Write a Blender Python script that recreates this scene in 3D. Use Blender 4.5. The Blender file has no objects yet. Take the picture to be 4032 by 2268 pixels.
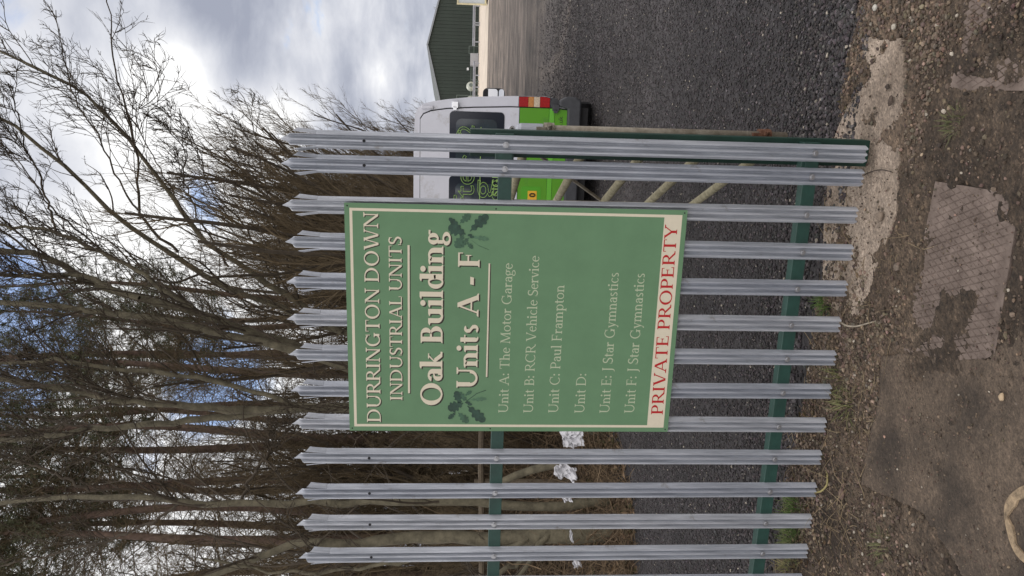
import bpy, math, random
import numpy as np
from mathutils import Matrix, Vector, noise as mnoise
PI = math.pi
rad = math.radians
random.seed(3)
RNG = np.random.default_rng(7)
SC = bpy.context.scene
COL = SC.collection

# ------------------------------------------------------------------ camera (phone held upright, picture stored on its side)
CAM = np.array([0.0, -3.1573, 1.6707])
AX_R = np.array([0.96569798, 0.25919621, 0.0156443])      # to the right of the upright view
AX_D = np.array([0.03165257, -0.05770318, -0.99783188])   # downward
AX_F = np.array([-0.25773151, 0.96409941, -0.06392807])   # forward
cd = bpy.data.cameras.new("camera"); co = bpy.data.objects.new("camera", cd); COL.objects.link(co)
m = Matrix.Identity(4)
for i, ax in enumerate((AX_D, AX_R, -AX_F)):
    for j in range(3): m[j][i] = ax[j]
for j in range(3): m[j][3] = CAM[j]
co.matrix_world = m
cd.sensor_width = 36; cd.lens = 3030 / 4032 * 36; cd.clip_start = 0.05; cd.clip_end = 2000
SC.camera = co

# ------------------------------------------------------------------ world, sun, exposure
SUN_EL, SUN_AZ = 48, -32          # azimuth measured from +Y towards +X
SC.view_settings.view_transform = 'Standard'; SC.view_settings.look = 'None'
SC.view_settings.exposure = 0.5; SC.view_settings.gamma = 1

def ray(px, py):
    v = AX_R * (2268 - py - 1134) + AX_D * (px - 2016) + AX_F * 3030
    return v / 3030.0
def at(px, py, depth): return CAM + ray(px, py) * depth
def on_y(px, py, Y):
    v = ray(px, py); return CAM + v * ((Y - CAM[1]) / v[1])
def on_z(px, py, Z=-0.05):
    v = ray(px, py); return CAM + v * ((Z - CAM[2]) / v[2])

W = bpy.data.worlds.new("World"); SC.world = W; W.use_nodes = True
def build_world():
    nt = W.node_tree; N = nt.nodes; L = nt.links; N.clear()
    def n(t, **k):
        o = N.new(t)
        for a, b in k.items(): setattr(o, a, b)
        return o
    def math_(op, a, b=None, clamp=False):
        o = n('ShaderNodeMath', operation=op); o.use_clamp = clamp
        for i, v in enumerate((a, b)):
            if v is None: continue
            if isinstance(v, (int, float)): o.inputs[i].default_value = v
            else: L.new(v, o.inputs[i])
        return o.outputs[0]
    def mix(f, a, b):
        o = n('ShaderNodeMix', data_type='RGBA')
        for s, v in ((o.inputs[0], f), (o.inputs[6], a), (o.inputs[7], b)):
            if isinstance(v, (int, float)): s.default_value = v
            elif isinstance(v, tuple): s.default_value = (*v, 1)
            else: L.new(v, s)
        return o.outputs[2]
    out = n('ShaderNodeOutputWorld'); bg = n('ShaderNodeBackground'); L.new(bg.outputs[0], out.inputs[0])
    sky = n('ShaderNodeTexSky', sky_type='NISHITA'); sky.sun_disc = False
    sky.sun_elevation = rad(SUN_EL); sky.sun_rotation = rad(SUN_AZ); sky.air_density = 1.0; sky.dust_density = 0.6
    tc = n('ShaderNodeTexCoord'); nor = n('ShaderNodeVectorMath', operation='NORMALIZE'); L.new(tc.outputs['Generated'], nor.inputs[0])
    d = nor.outputs[0]
    sep = n('ShaderNodeSeparateXYZ'); L.new(d, sep.inputs[0])
    den = math_('ADD', math_('MAXIMUM', sep.outputs[2], 0.0), 0.30)
    comb = n('ShaderNodeCombineXYZ'); L.new(math_('DIVIDE', sep.outputs[0], den), comb.inputs[0]); L.new(math_('DIVIDE', sep.outputs[1], den), comb.inputs[1])
    def noi(scale, det, rough, off=(0, 0, 0), dist=0.0):
        mp = n('ShaderNodeMapping'); mp.inputs['Location'].default_value = off; L.new(comb.outputs[0], mp.inputs[0])
        t = n('ShaderNodeTexNoise'); t.inputs['Scale'].default_value = scale; t.inputs['Detail'].default_value = det
        t.inputs['Roughness'].default_value = rough; t.inputs['Distortion'].default_value = dist; L.new(mp.outputs[0], t.inputs[0]); return t.outputs[0]
    n1 = noi(1.5, 8, 0.55, (3.1, 0.4, 0), 0.3); n2 = noi(3.6, 9, 0.56, (1.7, 5.2, 0), 0.2)
    def blob(px, py, r, amp):
        v = ray(px, py); v = v / np.linalg.norm(v)
        dp = n('ShaderNodeVectorMath', operation='DOT_PRODUCT'); L.new(d, dp.inputs[0]); dp.inputs[1].default_value = v
        c = math.cos(rad(r))
        f = math_('DIVIDE', math_('SUBTRACT', dp.outputs['Value'], c), 1 - c, True)
        return math_('MULTIPLY', math_('MULTIPLY', f, f), amp)
    # brightness field: clouds lit from behind
    b = math_('ADD', math_('MULTIPLY', n1, 0.60), math_('SUBTRACT', math_('MULTIPLY', n2, 0.95), 0.225))
    for px, py, r, a in ((160, 300, 8, .12), (420, 330, 8, .05), (690, 290, 4.0, .26), (730, 180, 3.5, .20), (620, 500, 6, .16), (1080, 560, 6, .25),
                         (860, 720, 9, .28), (700, 1000, 13, .28), (300, 900, 13, .20), (300, 1350, 12, .25), (600, 1700, 18, .36), (950, 2000, 18, .38), (1000, 1450, 8, .2),
                         (1500, 330, 2.4, .16), (1590, 180, 2.2, .18), (1640, 330, 3, .10), (1480, 30, 3, .12), (1250, 420, 4, .06),
                         (1150, 120, 12, -.04), (880, 60, 8, -.03), (560, 130, 5, -.05), (1380, 480, 4, -.03)):
        b = math_('ADD', b, blob(px, py, r, a))
    ramp = n('ShaderNodeValToRGB'); L.new(b, ramp.inputs[0]); cr = ramp.color_ramp
    cols = ((0.34, (.27, .29, .355)), (0.50, (.375, .395, .455)), (0.62, (.475, .49, .54)), (0.74, (.58, .59, .625)), (0.90, (.80, .80, .80)))
    cr.elements[0].position = cols[0][0]; cr.elements[0].color = (*cols[0][1], 1)
    cr.elements[1].position = cols[-1][0]; cr.elements[1].color = (*cols[-1][1], 1)
    for p, c in cols[1:-1]:
        e = cr.elements.new(p); e.color = (*c, 1)
    # blue gaps
    g = math_('MULTIPLY', noi(2.6, 8, 0.6, (7.7, 2.2, 0), 0.5), 1.25)
    for px, py, r, a in ((20, 60, 4, .22), (120, 1290, 7, .32), (60, 1420, 8, .28), (30, 1050, 5, .25), (850, 1450, 6, .28), (900, 1560, 5, .2), (790, 790, 4, .26), (640, 1830, 5, .15)):
        g = math_('ADD', g, blob(px, py, r, a))
    gap = n('ShaderNodeMapRange'); gap.interpolation_type = 'SMOOTHSTEP'; L.new(g, gap.inputs[0])
    gap.inputs[1].default_value = 0.74; gap.inputs[2].default_value = 0.98
    skyc = n('ShaderNodeVectorMath', operation='SCALE'); L.new(sky.outputs[0], skyc.inputs[0]); skyc.inputs['Scale'].default_value = 0.10
    skb = mix(0.5, skyc.outputs[0], (.16, .29, .60))
    # unseen sky overhead and behind the camera brightened to light surfaces in view
    v_ = AX_F / np.linalg.norm(AX_F)
    dp = n('ShaderNodeVectorMath', operation='DOT_PRODUCT'); L.new(d, dp.inputs[0]); dp.inputs[1].default_value = v_
    mr = n('ShaderNodeMapRange'); mr.interpolation_type = 'SMOOTHSTEP'; L.new(dp.outputs['Value'], mr.inputs[0]); mr.inputs[1].default_value = .78; mr.inputs[2].default_value = .25
    mr.inputs[3].default_value = 0.0; mr.inputs[4].default_value = 1.0
    tint = mix(mr.outputs[0], (1.0, 1.0, 1.0), (2.45, 2.28, 2.05))
    sc_ = n('ShaderNodeVectorMath', operation='MULTIPLY'); L.new(ramp.outputs[0], sc_.inputs[0]); L.new(tint, sc_.inputs[1])
    cl = mix(gap.outputs[0], sc_.outputs[0], skb)
    # below the horizon: dull ground tone
    hz = n('ShaderNodeMapRange'); L.new(sep.outputs[2], hz.inputs[0]); hz.inputs[1].default_value = -0.02; hz.inputs[2].default_value = 0.0
    fin = mix(hz.outputs[0], (.12, .11, .10), cl)
    L.new(fin, bg.inputs[0]); bg.inputs[1].default_value = 1.0
build_world()
sd = bpy.data.lights.new("sun", 'SUN'); sd.energy = 0.9; sd.angle = rad(14); sd.color = (1, .95, .87)
so = bpy.data.objects.new("sun", sd); COL.objects.link(so)
sv = Vector((math.sin(rad(SUN_AZ)) * math.cos(rad(SUN_EL)), math.cos(rad(SUN_AZ)) * math.cos(rad(SUN_EL)), math.sin(rad(SUN_EL))))
so.rotation_euler = (-sv).to_track_quat('-Z', 'Y').to_euler()

# ------------------------------------------------------------------ materials
def mat(name, base, rough=0.7, metal=0.0, var=0.0, scale=8.0, bump=0.0, bscale=60.0, var2=None, attr=None, spec=0.5, aniso=None, detail=6, trans=0.0, stain=None):
    M = bpy.data.materials.new(name); M.use_nodes = True
    nt = M.node_tree; N = nt.nodes; L = nt.links; P = N['Principled BSDF']
    P.inputs['Base Color'].default_value = (*base, 1); P.inputs['Roughness'].default_value = rough; P.inputs['Metallic'].default_value = metal
    P.inputs['Specular IOR Level'].default_value = spec
    tc = N.new('ShaderNodeTexCoord'); src = tc.outputs['Object']
    if aniso:
        mp = N.new('ShaderNodeMapping'); mp.inputs['Scale'].default_value = aniso; L.new(src, mp.inputs[0]); src = mp.outputs[0]
    colsock = None
    if attr:
        a = N.new('ShaderNodeAttribute'); a.attribute_name = attr; colsock = a.outputs['Color']
    if var > 0 or var2:
        t = N.new('ShaderNodeTexNoise'); t.inputs['Scale'].default_value = scale; t.inputs['Detail'].default_value = detail; t.inputs['Roughness'].default_value = 0.65
        L.new(src, t.inputs[0])
        mr = N.new('ShaderNodeMapRange'); mr.inputs[1].default_value = 0.3; mr.inputs[2].default_value = 0.7
        L.new(t.outputs[0], mr.inputs[0])
        mx = N.new('ShaderNodeMix'); mx.data_type = 'RGBA'; L.new(mr.outputs[0], mx.inputs[0])
        if colsock is None:
            lo = tuple(c * (1 - var) for c in base); hi = var2 if var2 else tuple(min(1, c * (1 + var)) for c in base)
            if var2: lo = base
            mx.inputs[6].default_value = (*lo, 1); mx.inputs[7].default_value = (*hi, 1)
            colsock = mx.outputs[2]
        else:
            mx.inputs[6].default_value = (1 - var,) * 3 + (1,); mx.inputs[7].default_value = (1 + var,) * 3 + (1,)
            mm = N.new('ShaderNodeMix'); mm.data_type = 'RGBA'; mm.blend_type = 'MULTIPLY'; mm.inputs[0].default_value = 1
            L.new(colsock, mm.inputs[6]); L.new(mx.outputs[2], mm.inputs[7]); colsock = mm.outputs[2]
    if stain and colsock is not None:
        ts = N.new('ShaderNodeTexNoise'); ts.inputs['Scale'].default_value = stain[1]; ts.inputs['Detail'].default_value = 8; ts.inputs['Roughness'].default_value = .7; L.new(tc.outputs['Object'], ts.inputs[0])
        ms = N.new('ShaderNodeMapRange'); ms.inputs[1].default_value = stain[2]; ms.inputs[2].default_value = stain[2] + .1; ms.inputs[4].default_value = stain[3]; L.new(ts.outputs[0], ms.inputs[0])
        mz = N.new('ShaderNodeMix'); mz.data_type = 'RGBA'; L.new(ms.outputs[0], mz.inputs[0]); L.new(colsock, mz.inputs[6]); mz.inputs[7].default_value = (*stain[0], 1); colsock = mz.outputs[2]
    if colsock is not None: L.new(colsock, P.inputs['Base Color'])
    if bump > 0:
        t2 = N.new('ShaderNodeTexNoise'); t2.inputs['Scale'].default_value = bscale; t2.inputs['Detail'].default_value = 5; L.new(src, t2.inputs[0])
        b = N.new('ShaderNodeBump'); b.inputs['Strength'].default_value = bump; b.inputs['Distance'].default_value = 0.01
        L.new(t2.outputs[0], b.inputs['Height']); L.new(b.outputs[0], P.inputs['Normal'])
    if trans: P.inputs['Transmission Weight'].default_value = trans
    return M

M_GALV = mat("galvanised_steel", (.36, .38, .42), .50, .35, 0, 14, .25, 90, var2=(.47, .49, .54), aniso=(3, 3, .35))
M_HOLE = mat("dark_hole", (.012, .012, .014), .9)
M_BOLT = mat("bolt_steel", (.45, .46, .48), .38, .8, .3, 200)
M_GREEN = mat("green_painted_steel", (.016, .056, .044), .48, 0, .25, 12, .1, 120)
M_GREEN_D = mat("dark_green_post_paint", (.010, .042, .030), .5, 0, .3, 8, .1, 120)
M_PIPE = mat("weathered_pipe", (.15, .125, .09), .8, .1, 0, 18, .4, 120, var2=(.33, .30, .245))
M_PIPEG = mat("mossy_gate_tube", (.13, .115, .065), .85, .05, 0, 26, .4, 120, var2=(.30, .275, .185))
M_RUST = mat("rust", (.09, .035, .018), .9, .1, 0, 60, .5, 200, var2=(.20, .10, .06))
M_SIGN = mat("sign_green", (.136, .250, .140), .6, 0, .07, 7, 0, spec=.2)
M_CREAM = mat("sign_cream", (.68, .62, .48), .55, 0, .03, 60)
M_SHADOW = mat("sign_dark_brown", (.022, .016, .010), .6)
M_PALE = mat("sign_pale_text", (.46, .52, .36), .55)
M_RED = mat("sign_red", (.46, .010, .014), .5)
M_LEAF = [mat("sign_leaf_dark", (.022, .060, .040), .6, 0, .45, 40), mat("sign_leaf_mid", (.045, .11, .065), .6, 0, .4, 40), mat("sign_leaf_light", (.075, .165, .095), .6, 0, .3, 40)]
M_SIGNEDGE = mat("sign_edge", (.28, .30, .30), .5)

# ------------------------------------------------------------------ helpers
class NB:
    """collects vertices and faces, then becomes ONE mesh object"""
    def __init__(s): s.v = []; s.f = []; s.n = 0; s.cols = []; s.smooth = False
    def add(s, verts, faces, col=None):
        verts = np.asarray(verts, float).reshape(-1, 3)
        for fa in (faces if isinstance(faces, list) and len(faces) and isinstance(faces[0], np.ndarray) and faces[0].ndim == 2 else [np.asarray(f)[None, :] for f in faces] if isinstance(faces, list) else [faces]):
            s.f.append(fa + s.n)
        s.v.append(verts); s.n += len(verts)
        if col is not None: s.cols.append(np.broadcast_to(np.asarray(col, float), (len(verts), 3)))
        return s
    def box(s, c, d, R=None):
        c = np.asarray(c, float); d = np.asarray(d, float) / 2
        v = np.array([[x, y, z] for x in (-1, 1) for y in (-1, 1) for z in (-1, 1)], float) * d
        if R is not None: v = v @ np.asarray(R).T
        s.add(v + c, [np.array([[0, 1, 3, 2], [4, 6, 7, 5], [0, 4, 5, 1], [2, 3, 7, 6], [0, 2, 6, 4], [1, 5, 7, 3]])]); return s
    def tube(s, pts, r, sides=10, caps=True):
        P = np.asarray(pts, float)[None]; r = np.broadcast_to(np.asarray(r, float), (P.shape[1],))[None]
        v, f = tubes(P, r, sides); s.add(v, [f])
        if caps:
            n = P.shape[1]
            s.f.append(np.arange(s.n - len(v), s.n - len(v) + sides)[::-1][None, :].copy())
            s.f.append(np.arange(s.n - sides, s.n)[None, :].copy())
        return s
    def prism(s, poly, y0, y1, frame=None):
        """polygon in X,Z extruded from y0 to y1"""
        n = len(poly); a = np.array([[p[0], y0, p[1]] for p in poly] + [[p[0], y1, p[1]] for p in poly], float)
        s.add(a, [np.arange(n)[None, :], np.arange(n, 2 * n)[::-1][None, :].copy(), np.array([[i, i + n, (i + 1) % n + n, (i + 1) % n] for i in range(n)])]); return s
    def build(s, name, material=None, parent=None, smooth=False, bevel=0, loc=None):
        me = bpy.data.meshes.new(name)
        V = np.concatenate(s.v) if s.v else np.zeros((0, 3))
        lt = np.concatenate([np.full(len(f), f.shape[1]) for f in s.f]); li = np.concatenate([f.reshape(-1) for f in s.f])
        me.vertices.add(len(V)); me.vertices.foreach_set("co", V.astype(np.float32).reshape(-1))
        me.loops.add(len(li)); me.loops.foreach_set("vertex_index", li.astype(np.int32))
        me.polygons.add(len(lt)); me.polygons.foreach_set("loop_start", np.concatenate([[0], np.cumsum(lt)[:-1]]).astype(np.int32))
        try: me.polygons.foreach_set("loop_total", lt.astype(np.int32))
        except Exception: pass
        me.polygons.foreach_set("use_smooth", (lt <= 4) if smooth else np.zeros(len(lt), dtype=bool))
        me.update(calc_edges=True)
        if s.cols:
            a = me.color_attributes.new("col", 'FLOAT_COLOR', 'POINT')
            c = np.concatenate(s.cols); a.data.foreach_set("color", np.concatenate([c, np.ones((len(c), 1))], 1).astype(np.float32).reshape(-1))
        if material: me.materials.append(material)
        o = bpy.data.objects.new(name, me); COL.objects.link(o)
        if parent is not None: o.parent = parent
        if loc is not None: o.location = loc
        if bevel:
            b = o.modifiers.new("bevel", 'BEVEL'); b.width = bevel; b.segments = 2; b.limit_method = 'ANGLE'
        return o

def nrm(v): return v / np.maximum(np.linalg.norm(v, axis=-1, keepdims=True), 1e-9)
def tubes(P, R, sides):
    B, n, _ = P.shape
    T = np.gradient(P, axis=1) if n > 2 else np.repeat((P[:, 1:] - P[:, :1]), n, axis=1)
    T = nrm(T); mean = nrm(P[:, -1] - P[:, 0])
    ref = np.where(np.abs(mean[:, 2:3]) > 0.8, np.array([[1., .13, 0]]), np.array([[.07, .1, 1.]]))[:, None, :]
    Nn = nrm(np.cross(T, ref)); Bn = np.cross(T, Nn)
    a = np.arange(sides) * 2 * PI / sides
    ring = P[:, :, None, :] + R[:, :, None, None] * (np.cos(a)[None, None, :, None] * Nn[:, :, None, :] + np.sin(a)[None, None, :, None] * Bn[:, :, None, :])
    idx = np.arange(B * n * sides).reshape(B, n, sides)
    q = np.stack([idx[:, :-1], np.roll(idx, -1, 2)[:, :-1], np.roll(idx, -1, 2)[:, 1:], idx[:, 1:]], -1).reshape(-1, 4)
    return ring.reshape(-1, 3), q

def tag(o, label=None, cat=None, group=None, kind=None):
    if label: o["label"] = label
    if cat: o["category"] = cat
    if group: o["group"] = group
    if kind: o["kind"] = kind
    return o
def empty(name, loc, rz=0.0):
    o = bpy.data.objects.new(name, None); COL.objects.link(o); o.location = loc; o.rotation_euler = (0, 0, rz); o.empty_display_size = .1; return o
def kids(o): return [c for c in bpy.data.objects if c.parent is o]
def copy_tree(o, parent=None):
    c = o.copy(); COL.objects.link(c); c.parent = parent
    for k in kids(o): copy_tree(k, c)
    return c
def sstep(a, b, x):
    t = np.clip((x - a) / (b - a), 0, 1); return t * t * (3 - 2 * t)
_perm = np.random.default_rng(11).random((256, 256))
def vnoise(x, y):
    xi = np.floor(x).astype(int); yi = np.floor(y).astype(int); fx = x - xi; fy = y - yi
    fx = fx * fx * (3 - 2 * fx); fy = fy * fy * (3 - 2 * fy)
    g = lambda a, b: _perm[a & 255, b & 255]
    return (g(xi, yi) * (1 - fx) + g(xi + 1, yi) * fx) * (1 - fy) + (g(xi, yi + 1) * (1 - fx) + g(xi + 1, yi + 1) * fx) * fy
def fbm(x, y, sc, oc=4, off=0.0):
    s = 0; a = 1; t = 0
    for i in range(oc):
        s = s + a * (vnoise(x * sc + off + 17.3 * i, y * sc + off * 1.7 + 9.1 * i) - .5); t += a; a *= .5; sc *= 2.03
    return s / t * 2
def inpoly(x, y, poly):
    c = np.zeros(x.shape, bool); n = len(poly)
    for i in range(n):
        x0, y0 = poly[i]; x1, y1 = poly[(i + 1) % n]
        c ^= ((y0 > y) != (y1 > y)) & (x < (x1 - x0) * (y - y0) / ((y1 - y0) + 1e-12) + x0)
    return c
def grid(nb, xs, ys, zf, cf=None):
    X, Y = np.meshgrid(xs, ys, indexing='ij'); Z = zf(X, Y)
    idx = np.arange(X.size).reshape(X.shape)
    q = np.stack([idx[:-1, :-1], idx[1:, :-1], idx[1:, 1:], idx[:-1, 1:]], -1).reshape(-1, 4)
    nb.add(np.stack([X, Y, Z], -1).reshape(-1, 3), [q], None)
    if cf is not None: nb.cols.append(cf(X, Y, Z).reshape(-1, 3))
    return nb

# ------------------------------------------------------------------ the ground
M_ROAD = mat("dark_gravel_road", (.045, .040, .040), .94, 0, .55, 55, 1.0, 90, attr="col", detail=8)
M_FAR = mat("sunlit_pale_concrete_yard", (.50, .43, .35), .9, 0, .25, .6)  # pale concrete, with the sunlight on the far strip put into its colour
M_GROUND = mat("rough_ground", (.06, .05, .035), .95, 0, .4, .5, .5, 20)
M_SOIL = mat("soil", (.1, .08, .06), .95, 0, .55, 140, .8, 260, attr="col")
M_BANK = mat("leaf_strewn_bank", (.040, .027, .017), .95, 0, 0, 9, 1.0, 60, var2=(.12, .085, .055))
M_CONC = mat("sandy_concrete", (.22, .17, .13), .92, 0, .45, 130, .55, 300, attr="col")

nb = NB(); grid(nb, np.array([-600, -40, -12, 12, 60, 600.]), np.array([-60, -8, 2, 30, 140, 900.]), lambda X, Y: X * 0 - .13)
tag(nb.build("ground", M_GROUND), kind="structure")
BND = [(-7.5, 2.6), (-4.6, 3.2), (-4.1, 3.5), (-3.8, 4.8), (-3.45, 7), (-3.2, 12), (-2.9, 20), (-2.4, 34), (-1.5, 62)]   # left edge of the road
def edge_x(y): return np.interp(y, [b[1] for b in BND], [b[0] for b in BND])
def road_z(X, Y): return -.055 + .012 * fbm(X, Y, .6, 3) + np.where(Y < 7, .006 * fbm(X, Y, 9, 3), 0)
TRACKS = (([(8, 9.3), (3.0, 9.6), (1.4, 10.3), (.5, 11.6), (.2, 14), (.3, 20), (1, 34)], .16, .8), ([(9, 11.2), (4, 11.6), (2.4, 12.6), (1.7, 14.5), (1.6, 20), (2.4, 34)], .18, .6),
          ([(12, 17), (6, 18), (3.6, 21), (3.3, 27), (4, 40)], .3, .6), ([(16, 24), (8, 26), (5, 30), (5, 45)], .4, .6), ([(14, 13), (7, 14), (4.5, 16), (4, 22), (5, 36)], .25, .5))
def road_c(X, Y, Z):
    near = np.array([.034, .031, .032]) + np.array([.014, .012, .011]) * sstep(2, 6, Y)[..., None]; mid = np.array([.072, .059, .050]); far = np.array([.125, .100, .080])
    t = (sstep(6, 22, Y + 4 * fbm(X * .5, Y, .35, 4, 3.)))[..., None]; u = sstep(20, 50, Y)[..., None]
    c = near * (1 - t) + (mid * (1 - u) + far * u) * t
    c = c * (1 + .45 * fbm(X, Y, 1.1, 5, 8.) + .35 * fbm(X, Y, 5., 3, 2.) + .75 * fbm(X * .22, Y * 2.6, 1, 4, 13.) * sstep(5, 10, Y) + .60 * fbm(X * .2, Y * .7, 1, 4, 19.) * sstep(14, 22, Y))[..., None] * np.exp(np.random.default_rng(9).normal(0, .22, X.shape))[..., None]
    for pts, w, am in TRACKS:
        P = np.array(pts, float); tt = np.linspace(0, 1, 80); t0 = np.linspace(0, 1, len(P)); px = np.interp(tt, t0, P[:, 0]); py = np.interp(tt, t0, P[:, 1])
        for _ in range(8):
            px[1:-1] = .25 * px[:-2] + .5 * px[1:-1] + .25 * px[2:]; py[1:-1] = .25 * py[:-2] + .5 * py[1:-1] + .25 * py[2:]
        d2 = np.full(X.shape, 1e9)
        for k in range(80): d2 = np.minimum(d2, (X - px[k]) ** 2 + (Y - py[k]) ** 2)
        ww = w * (1 + .6 * fbm(X, Y, .9, 3, w * 40))
        mk = np.exp(-d2 / (ww * ww + 1e-4)) * np.clip(.65 + .9 * fbm(X, Y, 2.5, 3, w * 70), 0, 1.2) * am
        c = c * (1 - .55 * mk[..., None]) + np.array([.20, .165, .135]) * .55 * mk[..., None]
    return np.clip(c, .012, .6)
nb = NB()
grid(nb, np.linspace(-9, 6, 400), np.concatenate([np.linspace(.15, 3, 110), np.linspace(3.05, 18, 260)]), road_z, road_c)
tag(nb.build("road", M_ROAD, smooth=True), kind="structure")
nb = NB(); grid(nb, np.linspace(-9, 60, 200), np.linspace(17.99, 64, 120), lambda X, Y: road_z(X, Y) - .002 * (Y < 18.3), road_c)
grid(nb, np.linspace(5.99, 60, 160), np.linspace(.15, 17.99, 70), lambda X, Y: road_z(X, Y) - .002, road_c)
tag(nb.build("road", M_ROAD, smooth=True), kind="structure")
nb = NB(); grid(nb, np.linspace(-20, 90, 30), np.linspace(62, 150, 30), lambda X, Y: X * 0 - .045 + 0 * Y)
tag(nb.build("yard", M_FAR), kind="structure")
SLAB = [(-1.62, -.27), (-1.2, -.31), (-1.03, -.27), (-.97, -.41), (-.82, -.88), (-.62, -1.02), (-.55, -1.7), (-1.72, -1.7), (-1.60, -1.0), (-1.53, -.85), (-1.50, -.71), (-1.56, -.48)]
FOOT = [(.24, .24), (.21, -.08), (.0, -.13), (-.25, -.17), (-.45, -.22), (-.62, -.16), (-.95, -.05), (-.98, .30), (-.58, .40), (-.24, .43), (-.05, .32), (.08, .15), (.18, .26)]
COVER = [(-.985, -.395), (-.30, -.43), (-.285, -.875), (-.80, -.905), (-.86, -.82)]
PLATE = [(.022, -.415), (.62, -.42), (.62, -.80), (.026, -.80)]
RINGC = (-1.235, -1.215)
def soft(X, Y, poly, r=.035):
    jx = .03 * fbm(X, Y, 14, 3, 5.); jy = .03 * fbm(X, Y, 14, 3, 9.)
    s = 0
    for dx, dy in ((0, 0), (r, 0), (-r, 0), (0, r), (0, -r)): s = s + inpoly(X + jx + dx, Y + jy + dy, poly)
    return s / 5.
def soil_z(X, Y):
    z = -.046 + .012 * fbm(X, Y, 2.2, 4) + .010 * fbm(X, Y, 11, 4, 3.) + .006 * np.abs(fbm(X, Y, 40, 2, 1.)) + .004 * fbm(X, Y, 90, 2, 2.)
    z += .025 * np.exp(-((Y - .12) / .16) ** 2) * sstep(-.9, -1.6, X)          # low ridge under the left of the fence
    z -= .075 * sstep(.30, .62, Y + .10 * fbm(X, Y, 3, 3, 4.))                  # falls under the gravel behind the fence
    z -= .018 * sstep(.1, .45, X) * sstep(0.2, .5, Y)
    hump = fbm(X, Y, 7, 4, 8.)
    z -= .020 * soft(X, Y, SLAB, .05) * (1 - .95 * sstep(.08, .5, hump + .25 * fbm(X, Y, 22, 3, 7.) + .5 * sstep(-1.05, -.75, X)))
    z -= .026 * soft(X, Y, FOOT) * (1 - .9 * sstep(.05, .40, hump + .25 * fbm(X, Y, 26, 3, 4.) + .42 * sstep(-.30, -.75, X) + .22 * sstep(.22, .34, Y)))
    z -= .019 * soft(X, Y, COVER, .02) * (1 - .97 * sstep(-.10, .26, hump + .15 * fbm(X, Y, 3, 2, 2.) + .2 * fbm(X, Y, 24, 3, 6.)))
    z -= .016 * soft(X, Y, PLATE, .02) * (1 - sstep(-.12, .1, hump + 1.6 * sstep(.05, .12, X + .04 * hump) - .2 + .2 * fbm(X, Y, 20, 2, 1.)))
    z -= .06 * sstep(.135, .10, np.hypot(X - RINGC[0], Y - RINGC[1]))
    return z
def soil_c(X, Y, Z):
    a = np.array([.072, .051, .034]); b = np.array([.155, .113, .078]); c = np.array([.034, .024, .016])
    t = sstep(-.5, .6, fbm(X, Y, 3.1, 4, 6.))[..., None]; s = sstep(.0, .5, fbm(X, Y, 9, 4, 12.))[..., None]
    col = a * (1 - t) + b * t; col = col * (1 - .55 * s) + c * .55 * s
    lf = sstep(-1.0, -1.8, X)[..., None] * sstep(-.6, 0, Y)[..., None]
    col = col * (1 - .55 * lf) * (1 - .40 * sstep(-.15, -.6, Y)[..., None])
    col *= (1 + .55 * fbm(X, Y, 45, 3, 3.))[..., None] * np.exp(np.random.default_rng(5).normal(0, .30, X.shape))[..., None]
    return np.clip(col, .01, .5)
nb = NB(); grid(nb, np.linspace(-3.4, 1.5, 620), np.linspace(-1.7, 1.0, 340), soil_z, soil_c)
tag(nb.build("ground", M_SOIL, smooth=True), kind="structure")
nb = NB(); grid(nb, np.linspace(-9, -3.39, 60), np.linspace(-3, 2.8, 60), lambda X, Y: -.05 + .02 * fbm(X, Y, 2.2, 4) - .06 * sstep(.3, .6, Y) * sstep(-6, -3.6, X), soil_c)
grid(nb, np.linspace(1.49, 6, 40), np.linspace(-3, 1.0, 40), lambda X, Y: -.06 + .02 * fbm(X, Y, 2.2, 4) - .05 * sstep(.3, .6, Y), soil_c)
grid(nb, np.linspace(-3.4, 1.5, 60), np.linspace(-5, -1.69, 40), lambda X, Y: -.05 + .02 * fbm(X, Y, 2.2, 4), soil_c)
tag(nb.build("ground", M_SOIL, smooth=True), kind="structure")

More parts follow.
